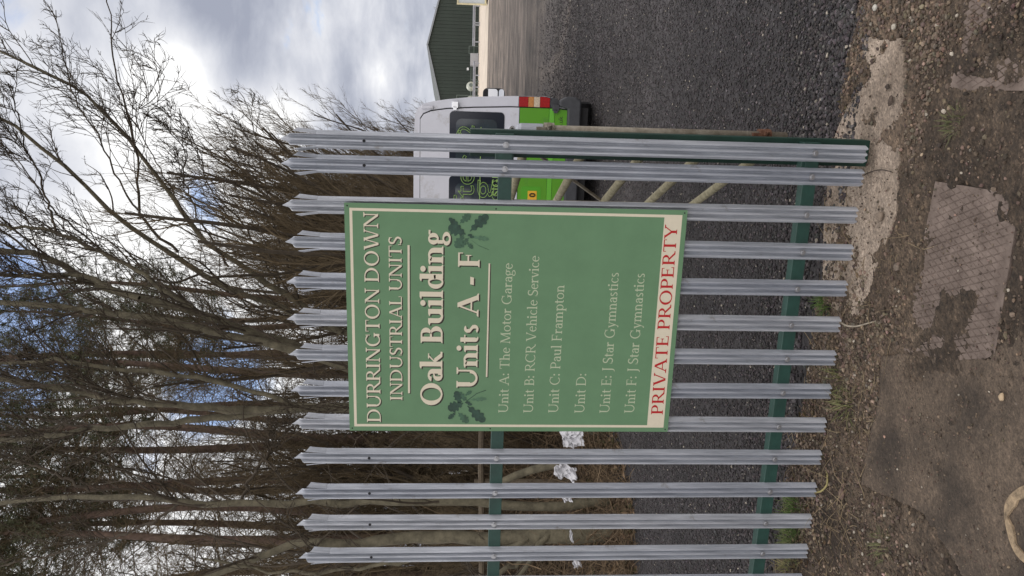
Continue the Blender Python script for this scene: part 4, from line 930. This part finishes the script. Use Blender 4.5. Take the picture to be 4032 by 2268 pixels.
near_tree("bare_tree", "bare tree whose stems lean right out over the sign and sky", [
    ([(2350, 1530), (1800, 1500), (1500, 1480), (1344, 1463), (1174, 1369), (1018, 1345), (783, 1298), (626, 1267), (485, 1228), (250, 1200), (0, 1190), (-200, 1180)], 9.4, 8.8, .075, .024),
    ([(1400, 1440), (1174, 1369), (1018, 1322), (845, 1251), (700, 1200), (548, 1181), (391, 1134), (313, 1082), (196, 1000), (0, 980), (-150, 975)], 9.4, 8.9, .062, .030),
    ([(548, 1175), (430, 1134), (352, 1080), (157, 1085), (0, 1080), (-120, 1080)], 9.0, 8.8, .032, .018),
    ([(760, 1215), (640, 1135), (509, 1041), (352, 978), (219, 908), (0, 892), (-150, 880)], 9.1, 8.8, .030, .014),
    ([(219, 908), (157, 705), (102, 587), (78, 470), (30, 330)], 8.8, 8.6, .014, .005)], 22, 1.0)
near_tree("bare_tree", "slender bare tree with long limbs sweeping far right into the grey sky", [
    ([(2330, 1440), (1800, 1390), (1344, 1310), (1000, 1180), (783, 1080), (665, 986), (509, 908), (438, 845), (337, 728), (235, 626), (117, 540), (0, 462), (-150, 370)], 10.0, 9.2, .055, .018),
    ([(1344, 1310), (1250, 1240), (1000, 1080), (783, 939), (728, 861), (657, 728), (548, 618), (470, 509), (415, 446), (352, 376), (243, 313), (117, 258), (0, 196), (-100, 150)], 9.8, 9.0, .042, .011),
    ([(700, 990), (560, 880), (540, 814), (548, 626), (493, 415), (446, 258), (438, 78), (423, -40)], 9.4, 9.0, .018, .006),
    ([(548, 830), (470, 728), (391, 548), (384, 509), (297, 423), (250, 230), (220, 40)], 9.3, 9.0, .012, .005),
    ([(900, 1050), (800, 900), (720, 700), (735, 600), (660, 500)], 9.6, 9.4, .014, .004),
    ([(728, 861), (690, 760), (560, 540), (530, 440), (625, 372), (660, 290), (565, 215)], 9.3, 9.0, .009, .003),
    ([(1100, 1130), (960, 880), (820, 740), (770, 560), (705, 425)], 9.7, 9.4, .014, .004),
    ([(1180, 1180), (1080, 900), (1010, 560), (985, 450), (960, 385)], 9.8, 9.6, .012, .004),
    ([(783, 1080), (650, 1120), (430, 1010), (200, 820), (80, 640), (0, 560)], 9.5, 9.2, .016, .006)], 23, .9)
near_tree("bare_tree", "leftmost bare tree with a thin stem and a branch slanting across behind the pales", [
    ([(2330, 1960), (2180, 2010), (1900, 1970), (1600, 1975), (1344, 1975), (939, 1987), (704, 1979), (509, 1956), (352, 1940), (235, 1948), (0, 1983), (-200, 2010)], 8.4, 8.8, .055, .024),
    ([(939, 1980), (970, 1916), (1056, 1783), (1150, 1674), (1221, 1619)], 8.7, 8.9, .021, .010),
    ([(352, 1940), (250, 1870), (100, 1820), (0, 1800), (-150, 1780)], 8.7, 8.6, .018, .010),
    ([(704, 1979), (600, 2060), (420, 2130), (200, 2180), (0, 2230)], 8.7, 8.9, .018, .009)], 24, .95)
near_tree("bare_tree", "low gnarled tree with a swollen base behind the two leftmost pales", [
    ([(2230, 2085), (2120, 2110), (2015, 2140), (1900, 2120), (1700, 2105), (1344, 2150), (1174, 2130), (939, 2230), (700, 2300)], 8.2, 8.6, .10, .022),
    ([(2190, 2095), (2130, 2125), (2080, 2190), (1960, 2260), (1800, 2330)], 8.2, 8.0, .035, .02),
    ([(2080, 2120), (1900, 2200), (1700, 2190), (1400, 2240), (1100, 2260), (800, 2200)], 8.2, 8.4, .030, .012)], 25, .7)
# a leaning dead pole
def fallen(name, label, pts, d0, d1, r0, r1):
    n = len(pts); W_ = np.array([at(px, py, d0 + (d1 - d0) * k / (n - 1)) for k, (px, py) in enumerate(pts)]); c = W_[0].copy(); Q = resample(W_ - c, 16)
    b = NB(); b.tube(Q, np.linspace(r0, r1, 16), 9); o = b.build(name, M_BARK, None, smooth=True); o.location = c; tag(o, label, "branch")
fallen("dead_branch", "thick dead pole leaning up from the white rags towards the left", [(2262, 1815), (2150, 1835), (2060, 1860), (1975, 1897), (1930, 1925), (1860, 1960)], 8.3, 8.5, .050, .036)
fallen("dead_branch", "thin curved green branch arching behind the leftmost pales", [(2100, 2190), (2085, 2215), (2060, 2250), (2000, 2290)], 8.0, 8.0, .026, .02)
# timber rail on stakes behind the trees
r0, r1 = at(1903, 1640, 9.6), at(1898, 2200, 9.0); dv = r1 - r0; rl = empty("timber_rail", (r0[0], r0[1], 0)); tag(rl, "weathered horizontal timber rail behind the trees at the height of the upper fence rail", "timber rail")
M_TIMB = mat("weathered_timber", (.075, .055, .036), .9, 0, 0, 14, .6, 60, var2=(.16, .13, .09))
rr0 = np.array([r0[0], r0[1], 0]); NB().tube(resample([r0 - rr0 - dv * .3, r0 - rr0 + dv * .3 + [0, 0, .03], r1 - rr0 - dv * .2, r1 - rr0 + dv * .3], 12), .038, 8).build("rail", M_TIMB, rl)
for t in (-.2, .5, 1.2):
    p = r0 + dv * t - rr0; NB().tube([(p[0], p[1] + .06, .2), (p[0], p[1] + .06, p[2] + .1)], .05, 8).build("post", M_TIMB, rl)

# pines with red trunks, dead lower twigs and a dull crown
def pine_parts(seed, H, lean):
    rg = np.random.default_rng(seed); tr = NB(); cr = NB(); dead = NB()
    n = 14; z = np.linspace(0, H, n); tp = np.stack([lean * z / H + .10 * np.sin(z * .9 + seed), .10 * np.cos(z * .7 + seed), z], -1); R = np.linspace(.108, .02, n); R[0] *= 1.35
    put(tr, tp[None], R[None], 9)
    P = tp[None]; Rr = R[None]
    p, d, L, r = spawn(P, Rr, 84, .10, .66, 1.30, 1, .12, rg, np.array([1.0]), .004); L = rg.uniform(.5, 1.9, len(L))
    Pd, Rd = grow(p, d, L, np.minimum(r, .014), 7, .13, (0, 0, .05), rg); put(dead, Pd, Rd, 4)
    p, d, L, r = spawn(Pd, Rd, 11, .15, 1, .8, .42, .5, rg, plen(Pd), .0028); Pe, Re = grow(p, d, L, np.minimum(r, .005), 5, .2, (0, 0, -.1), rg); put(dead, Pe, Re, 3)
    p, d, L, r = spawn(Pe, Re, 3, .2, 1, .8, .5, .6, rg, plen(Pe), .0024); Pf, Rf = grow(p, d, np.maximum(L, .1), np.minimum(r, .003), 4, .2, (0, 0, -.1), rg); put(dead, Pf, Rf, 3)
    p, d, L, r = spawn(P, Rr, 88, .60, 1.0, 1.15, 1, .25, rg, np.array([1.0]), .006); L = rg.uniform(.7, 2.1, len(L)) * (1.25 - .7 * p[:, 2] / H)
    Pc, Rc = grow(p, d, L, np.minimum(r, .02), 8, .12, (0, 0, .25), rg); put(dead, Pc, Rc, 4)
    p, d, L, r = spawn(Pc, Rc, 11, .2, 1, .85, .40, .4, rg, plen(Pc), .003); Pt, Rt = grow(p, d, L, np.minimum(r, .005), 5, .16, (0, 0, .35), rg); put(dead, Pt, Rt, 3)
    # needles
    k = 17; B = len(Pt); t = rg.uniform(.2, 1, (B, k)) * 4; i = np.minimum(t.astype(int), 3); f = (t - i)[..., None]; bi = np.arange(B)[:, None]
    q = (Pt[bi, i] * (1 - f) + Pt[bi, i + 1] * f).reshape(-1, 3); dd = np.repeat(nrm(Pt[:, -1] - Pt[:, 0]), k, 0)
    nd = nrm(dd * .5 + rg.normal(0, .8, dd.shape)); sd_ = nrm(np.cross(nd, rg.normal(size=nd.shape))); ln = rg.uniform(.05, .13, (len(q), 1))
    v = np.stack([q - sd_ * .005, q + sd_ * .005, q + nd * ln], 1).reshape(-1, 3); cr.add(v, [np.arange(len(v)).reshape(-1, 3)])
    return tr, dead, cr
def make_pine(seed, H, lean):
    t = empty("pine_tree", (0, 0, 0)); tr, dead, cr = pine_parts(seed, H, lean)
    tr.build("trunk", M_PINE, t, smooth=True); dead.build("branches", M_BROWN, t); cr.build("crown", M_NEEDLE, t); return t
protos = [make_pine(31, 12, .2), make_pine(32, 13.2, .5), make_pine(33, 11.2, -.2)]
def plant(proto, used, px, D_, s, rz, label, group):
    o = proto if not used else copy_tree(proto)
    p = at(1815, px, D_); o.location = (p[0], p[1], bank_z(p[0:1], p[1:2])[0] - .08); o.scale = (s, s, s); o.rotation_euler = (0, 0, rz)
    tag(o, label, "tree", group); return o
PINES = [(1180, 17, .95), (1290, 14, .85), (1400, 17.5, 1.0), (1500, 13, .88), (1600, 16, 1.0), (1698, 12.4, .95), (1752, 13.2, 1.0), (1862, 12.8, .9), (1930, 16, 1.05), (2010, 12.2, .95), (2075, 14.5, 1.0), (2150, 11.8, .9), (2220, 14, 1.0), (2300, 12.5, 1.0),
         (1260, 22, 1.15), (1480, 22, 1.15), (1680, 21, 1.15), (1900, 20, 1.15), (2120, 19, 1.15), (2330, 18, 1.1), (1370, 27, 1.3)]
seen = set()
for k, (px, D_, s) in enumerate(PINES):
    m_ = (k * 2 + k // 3) % 3
    plant(protos[m_], m_ in seen, px, D_, s, k * 2.4, "dark pine with reddish trunk in the tree belt behind the fence", "pines behind the fence"); seen.add(m_)

# bare twiggy trees and shrubs along the road edge, thinning out to the right behind the van
def twiggy(name, seed, H, stems, lean, k2, k3, k4, spread, cat_m=M_BROWN, wob=.07):
    rg = np.random.default_rng(seed); t = empty(name, (0, 0, 0)); tr = NB(); cr = NB()
    a = rg.uniform(0, 2 * PI, stems); p = np.stack([.18 * np.cos(a), .18 * np.sin(a), a * 0], -1)
    d = nrm(np.stack([np.cos(a) * spread + lean, np.sin(a) * spread, np.ones(stems)], -1)); L = H * rg.uniform(.75, 1.02, stems)
    P, R = grow(p, d, L, rg.uniform(.006, .010, stems) * H, 14, wob, (lean * .6, 0, .15), rg); put(tr, P, R, 7)
    p, d, L, r = spawn(P, R, k2, .12, 1, .55, .38, .5, rg, plen(P), .005); d = nrm(d + np.array([lean * .5, 0, .35])); P2, R2 = grow(p, d, L, np.minimum(r, .02), 9, .11, (lean, 0, .5), rg); put(cr, P2, R2, 5)
    p, d, L, r = spawn(P2, R2, k3, .1, 1, .6, .45, .55, rg, plen(P2), .0035); P3, R3 = grow(p, d, L, np.minimum(r, .009), 7, .14, (lean, 0, .5), rg); put(cr, P3, R3, 3)
    p, d, L, r = spawn(P3, R3, k4, .1, 1, .6, .5, .6, rg, plen(P3), .0026); P4, R4 = grow(p, d, np.maximum(L, .12), np.minimum(r, .0048), 5, .16, (lean, 0, .5), rg); put(cr, P4, R4, 3)
    tr.build("trunk", M_TWIG, t, smooth=True); cr.build("crown", cat_m, t); return t
tw = [twiggy("bare_tree", 41, 6.2, 5, .16, 17, 9, 6, .14), twiggy("bare_tree", 42, 5.6, 6, .22, 16, 9, 6, .20), twiggy("bare_tree", 43, 6.8, 4, .12, 20, 9, 6, .12)]
TW = [(1190, 12, 1.02), (1140, 14.5, 1.12), (1070, 13.5, 1.02), (1000, 15.5, .98), (930, 17, .98), (870, 18.5, .93), (815, 20.5, .88), (765, 23, .84), (710, 27, .80), (655, 31, .78), (605, 36, .78), (562, 43, .70), (540, 52, .70), (520, 64, .74), (1250, 11, .95), (1310, 12.5, 1.1), (1060, 19, 1.25), (960, 22, 1.2), (860, 26, 1.1), (1200, 18, 1.35), (770, 33, 1.05), (1120, 24, 1.5), (1020, 28, 1.5)]
seen = set()
for k, (px, D_, s) in enumerate(TW):
    m_ = k % 3
    plant(tw[m_], m_ in seen, px, D_, s, .35 * math.sin(k * 2.1), "bare brown twiggy tree in the row beside the road behind the van", "bare trees along the road"); seen.add(m_)
for k, (px, D_, s) in enumerate(((1470, 12.5, .95), (1650, 12.5, .85), (1780, 14.5, 1.0), (1900, 12.5, .85), (2030, 15, 1.05), (2170, 11.5, .8), (2290, 13, .95))):
    plant(tw[k % 3], True, px, D_, s, 2.2 + k, "thin leafless tree with fine rising twigs among the pines", "thin trees among the pines")
sh = [twiggy("brown_shrub", 51, 3.3, 9, .12, 13, 8, 5, .42), twiggy("brown_shrub", 52, 2.8, 11, .05, 12, 8, 5, .50)]
SH = [(1120, 11.5, 1.0), (1010, 12.5, 1.0), (940, 13.5, .95), (860, 15, .9), (790, 17, .9), (880, 18, 1.05), (720, 20, .85), (800, 22, 1.05), (660, 24, .85), (620, 30, .9), (700, 27, 1.0), (590, 38, .9), (565, 48, .95), (1060, 15, 1.1), (960, 17, 1.1), (1220, 11, .9), (1330, 12, .8), (1480, 10.8, .75), (1580, 11.5, .8), (1800, 10.5, .7), (1950, 11, .75), (2100, 10.4, .7), (2230, 10, .7), (1700, 15, .9), (1900, 15, .9), (2080, 15, .9), (2300, 13, .9), (1100, 18, 1.5), (980, 22, 1.5), (1180, 15, 1.2), (900, 26, 1.6), (760, 34, 1.6), (680, 45, 1.6)]
seen = set()
for k, (px, D_, s) in enumerate(SH):
    m_ = k % 2
    plant(sh[m_], m_ in seen, px, D_, s, k * 1.3, "dense brown leafless shrub filling the gaps under the row of trees", "brown shrubs under the trees"); seen.add(m_)
    bpy.context.view_layer.objects.active = None
for o in bpy.data.objects:
    if o.get("group") == "brown shrubs under the trees": o["category"] = "shrub"
# distant tree tops above the shed roof
p = at(1835, 20, 150); o = copy_tree(tw[2]); o.location = (p[0], p[1], -.1); o.scale = (1.5, 1.5, 1.25); tag(o, "distant bare tree showing over the right roof slope of the shed", "tree"); 
if "group" in o: del o["group"]

# undergrowth: tangled dead stems and fallen leaves on the bank
def tangle(n, emax, h, seed, y0, y1, rad_, lmin, lmax):
    rg = np.random.default_rng(seed); y = y0 + (y1 - y0) * rg.random(n) ** 1.3; e = emax * rg.random(n) ** 1.2 - .12; x = edge_x(y) - e
    z = bank_z(x, y) - .02 + h * rg.random(n) ** 2.2 * sstep(-.1, .8, e)
    d = nrm(np.stack([rg.normal(size=n), rg.normal(size=n), rg.normal(.25, .6, n)], -1)); L = rg.uniform(lmin, lmax, n)
    return grow(np.stack([x, y, z], -1), d, L, np.full(n, rad_) * rg.uniform(.6, 1.5, n), 6, .22, (0, 0, -.5), rg)
nb = NB()
for a in ((9000, 3.2, .55, 61, 2.6, 14, .0032, .25, .9), (1300, 3.6, .9, 62, 2.6, 14, .006, .5, 1.6), (3500, 5, .9, 63, 12, 40, .006, .4, 1.4)):
    P, R = tangle(*a); put(nb, P, R, 3)
tag(nb.build("undergrowth", mat("dead_stems", (.070, .048, .028), .95, 0, 0, 3, 0, 1, var2=(.22, .155, .09))), "tangle of dead brown stems covering the bank under the trees", "undergrowth", kind="stuff")
def leaf_cards(x, y, z, size, rg, nb, cols):
    n = len(x); u = nrm(rg.normal(size=(n, 3)) * [1, 1, .35]); w_ = nrm(np.cross(u, rg.normal(size=(n, 3)))); s = size * rg.uniform(.6, 1.4, (n, 1)); c = np.stack([x, y, z], -1); nrmv = np.cross(u, w_)
    v = np.stack([c - u * s, c + w_ * s * .5 + nrmv * s * .2, c + u * s, c - w_ * s * .5 + nrmv * s * .2], 1).reshape(-1, 3); nb.add(v, [np.arange(4 * n).reshape(-1, 4)]); nb.cols.append(np.repeat(cols, 4, 0))
M_DLEAF = mat("dead_leaves", (.1, .07, .04), .9, 0, 0, attr="col")
rg = np.random.default_rng(71); n = 15000; y = 2.6 + 11 * rg.random(n) ** 1.2; e = 4 * rg.random(n) ** 1.3 - .15; x = edge_x(y) - e; nb = NB()
pal = np.array([(.13, .085, .045), (.09, .055, .03), (.20, .14, .085), (.06, .05, .02)])
leaf_cards(x, y, bank_z(x, y) + .02 + .10 * rg.random(n) ** 3, .032, rg, nb, pal[rg.integers(0, 4, n)] * rg.uniform(.6, 1.3, (n, 1)))
tag(nb.build("leaf_litter", M_DLEAF), "dead brown leaves lying over the bank", "leaf litter", kind="stuff")
rg = np.random.default_rng(72); n = 500; nb = NB(); x = rg.uniform(-2.4, .2, n); y = rg.uniform(-.1, .5, n); k = rg.random(n) < .3 + .7 * sstep(-1, -2, x); x, y = x[k], y[k]
leaf_cards(x, y, soil_z(x, y) + .008, .013, rg, nb, pal[rg.integers(0, 4, len(x))] * rg.uniform(.7, 1.5, (len(x), 1)))
tag(nb.build("leaf_litter", M_DLEAF), "scattered small dead leaves in the soil along the fence foot", "leaf litter", kind="stuff")
# straw, dead grass and roots at the fence foot
rg = np.random.default_rng(73); n = 850; x = rg.uniform(-2.6, -.5, n); y = rg.uniform(-.35, .48, n); k = rg.random(n) < .25 + .75 * sstep(-.2, .3, fbm(x, y, 3, 3, 41.)); x, y = x[k], y[k]; n = len(x)
P, R = grow(np.stack([x, y, soil_z(x, y) + .006], -1), nrm(np.stack([rg.normal(size=n), rg.normal(size=n), rg.uniform(0, .35, n)], -1)), rg.uniform(.05, .22, n), rg.uniform(.0009, .0022, n), 7, .16, (0, 0, -.35), rg)
nb = NB(); put(nb, P, R, 3); tag(nb.build("straw", mat("dry_straw", (.11, .078, .045), .9, 0, 0, 5, 0, 1, var2=(.32, .25, .15))), "dry straw and fine roots lying along the foot of the fence", "straw", kind="stuff")
def root(label, pts, r0, r1, colr):
    W_ = np.array([on_z(px, py, z) for px, py, z in pts]); c = W_[0].copy(); o = NB().tube(resample(W_ - c, 20), np.linspace(r0, r1, 20), 7).build("root", mat("root_bark", colr, .9, 0, .35, 50), None, smooth=True); o.location = c; tag(o, label, "root")
root("thin pale root curling out from under the sixth pale", [(3300, 1262, .0), (3330, 1283, -.01), (3370, 1286, -.03), (3410, 1275, -.035), (3450, 1264, -.04)], .0045, .003, (.30, .26, .20))
root("yellowish root hooked round the bottom of a left pale", [(3205, 1940, .0), (3235, 1935, -.01), (3258, 1910, -.02), (3258, 1860, -.03), (3240, 1825, -.04)], .005, .0035, (.28, .24, .10))
root("dark thin root crossing the pale concrete near the post", [(3400, 690, -.03), (3440, 672, -.044), (3475, 668, -.044), (3510, 676, -.044)], .0028, .002, (.06, .045, .035))
# grass tufts
M_GRASS = mat("grass_blades", (.07, .12, .02), .8, 0, 0, 3, attr="col")
def tuft(px, py, n, h, w_, c0, c1, label, seed):
    rg = np.random.default_rng(seed); p = on_z(px, py, -.04); nb = NB(); a = rg.uniform(0, 2 * PI, n); r = w_ * np.sqrt(rg.random(n)); b0 = np.stack([r * np.cos(a), r * np.sin(a), a * 0], -1)
    d = nrm(np.stack([np.cos(a) * .5 + rg.normal(0, .35, n), np.sin(a) * .5 + rg.normal(0, .35, n), rg.uniform(.5, 1.2, n)], -1)); L = h * rg.uniform(.45, 1.1, n)
    P, _ = grow(b0, d, L, np.ones(n), 5, .10, (0, 0, -.7), rg); sd_ = nrm(np.cross(d, [0, 0, 1.]))[:, None, :] * (np.array([1, .9, .75, .5, .08]) * .0016)[None, :, None]
    v = np.stack([P - sd_, P + sd_], 2); idx = np.arange(n * 10).reshape(n, 5, 2); q = np.stack([idx[:, :-1, 0], idx[:, :-1, 1], idx[:, 1:, 1], idx[:, 1:, 0]], -1).reshape(-1, 4)
    nb.add(v.reshape(-1, 3), [q]); t = rg.random((n, 1)); c = np.array(c0) * (1 - t) + np.array(c1) * t; nb.cols.append(np.repeat(c, 10, 0))
    o = nb.build("grass_tuft", M_GRASS, None); o.location = (p[0], p[1], soil_z(p[0:1], p[1:2])[0] - .004); tag(o, label, "grass")
GR = ((.05, .10, .018), (.12, .19, .04)); DRY = ((.10, .10, .03), (.28, .24, .11))
tuft(3245, 1195, 130, .085, .045, *GR, "fresh green grass tuft between the fifth and sixth pale", 81)
tuft(3150, 2025, 230, .10, .09, *GR, "wide green weed patch behind the pales at the left, nearest the corner", 82)
tuft(3135, 2125, 200, .10, .09, (.05, .09, .02), (.17, .19, .06), "yellower weed patch beside the wide green one under the lower rail", 83)
tuft(3330, 1590, 60, .10, .06, (.09, .12, .03), (.22, .21, .09), "sparse straggling grass at the foot of the middle pales", 84)
tuft(3300, 1500, 50, .09, .06, (.09, .12, .03), (.24, .22, .10), "thin grass sprigs in the rubble below the seventh pale", 90)
tuft(3752, 480, 70, .055, .05, (.07, .085, .03), (.14, .13, .06), "small dull grass tuft on the soil next to the smaller plate", 85)
tuft(3225, 505, 120, .07, .05, *DRY, "dry yellow grass clump at the gravel edge right of the end post", 86)
tuft(3290, 300, 60, .06, .05, (.08, .07, .03), (.2, .16, .08), "thin dry grass wisps between gravel and pale concrete", 87)
tuft(3130, 2240, 160, .10, .09, *DRY, "dry straw coloured grass clump at the left picture edge", 88)
tuft(3470, 2150, 60, .06, .06, (.07, .09, .03), (.16, .15, .07), "low weeds at the rim of the concrete slab on the left", 89)
# torn white sheeting on the bank
M_SHEET = mat("white_plastic_sheet", (.58, .58, .60), .45, 0, .12, 4, .4, 20)
def rag(label, px, py, D_, w_, h_, seed, rot):
    p = at(px, py, D_); U, V = np.meshgrid(np.linspace(-1, 1, 34), np.linspace(-1, 1, 26), indexing='ij')
    ang = np.arctan2(V, U); rr_ = np.sqrt(np.clip(U * U + V * V, 0, 2)); k = (.72 + .35 * fbm(ang * 1.2, ang * 0 + seed, 1.1, 3, seed))
    Z = .05 * fbm(U, V, 1.6, 4, seed * 3.) + .02 * fbm(U, V, 5, 2, seed)
    X = U * w_ * k; Y = V * h_ * k; c, s = math.cos(rot), math.sin(rot); x = X * c - Y * s; z = X * s + Y * c
    idx = np.arange(U.size).reshape(U.shape); q = np.stack([idx[:-1, :-1], idx[1:, :-1], idx[1:, 1:], idx[:-1, 1:]], -1).reshape(-1, 4)
    o = NB().add(np.stack([x, Z * 1.6 + z * .35, z], -1).reshape(-1, 3), [q]).build("plastic_sheet", M_SHEET, None, smooth=True)
    o.location = p; so_ = o.modifiers.new("thickness", 'SOLIDIFY'); so_.thickness = .004; tag(o, label, "sheet")
rag("crumpled white plastic sheet caught under a dark twig right beside the sign", 2248, 1728, 8.3, .13, .14, 3, .2)
rag("torn white plastic sheet below the leaning dead pole", 2228, 1858, 8.1, .12, .15, 5, -.3)
rag("small white plastic scrap in the fork of a trunk base", 2232, 1962, 8.1, .05, .06, 7, .4)
rag("narrow white plastic strip hanging behind the second pale from the left", 2250, 2110, 8.0, .085, .018, 9, .1)
rag("white plastic scrap low on the bank near the left picture edge", 2272, 2222, 7.9, .04, .055, 11, .5)
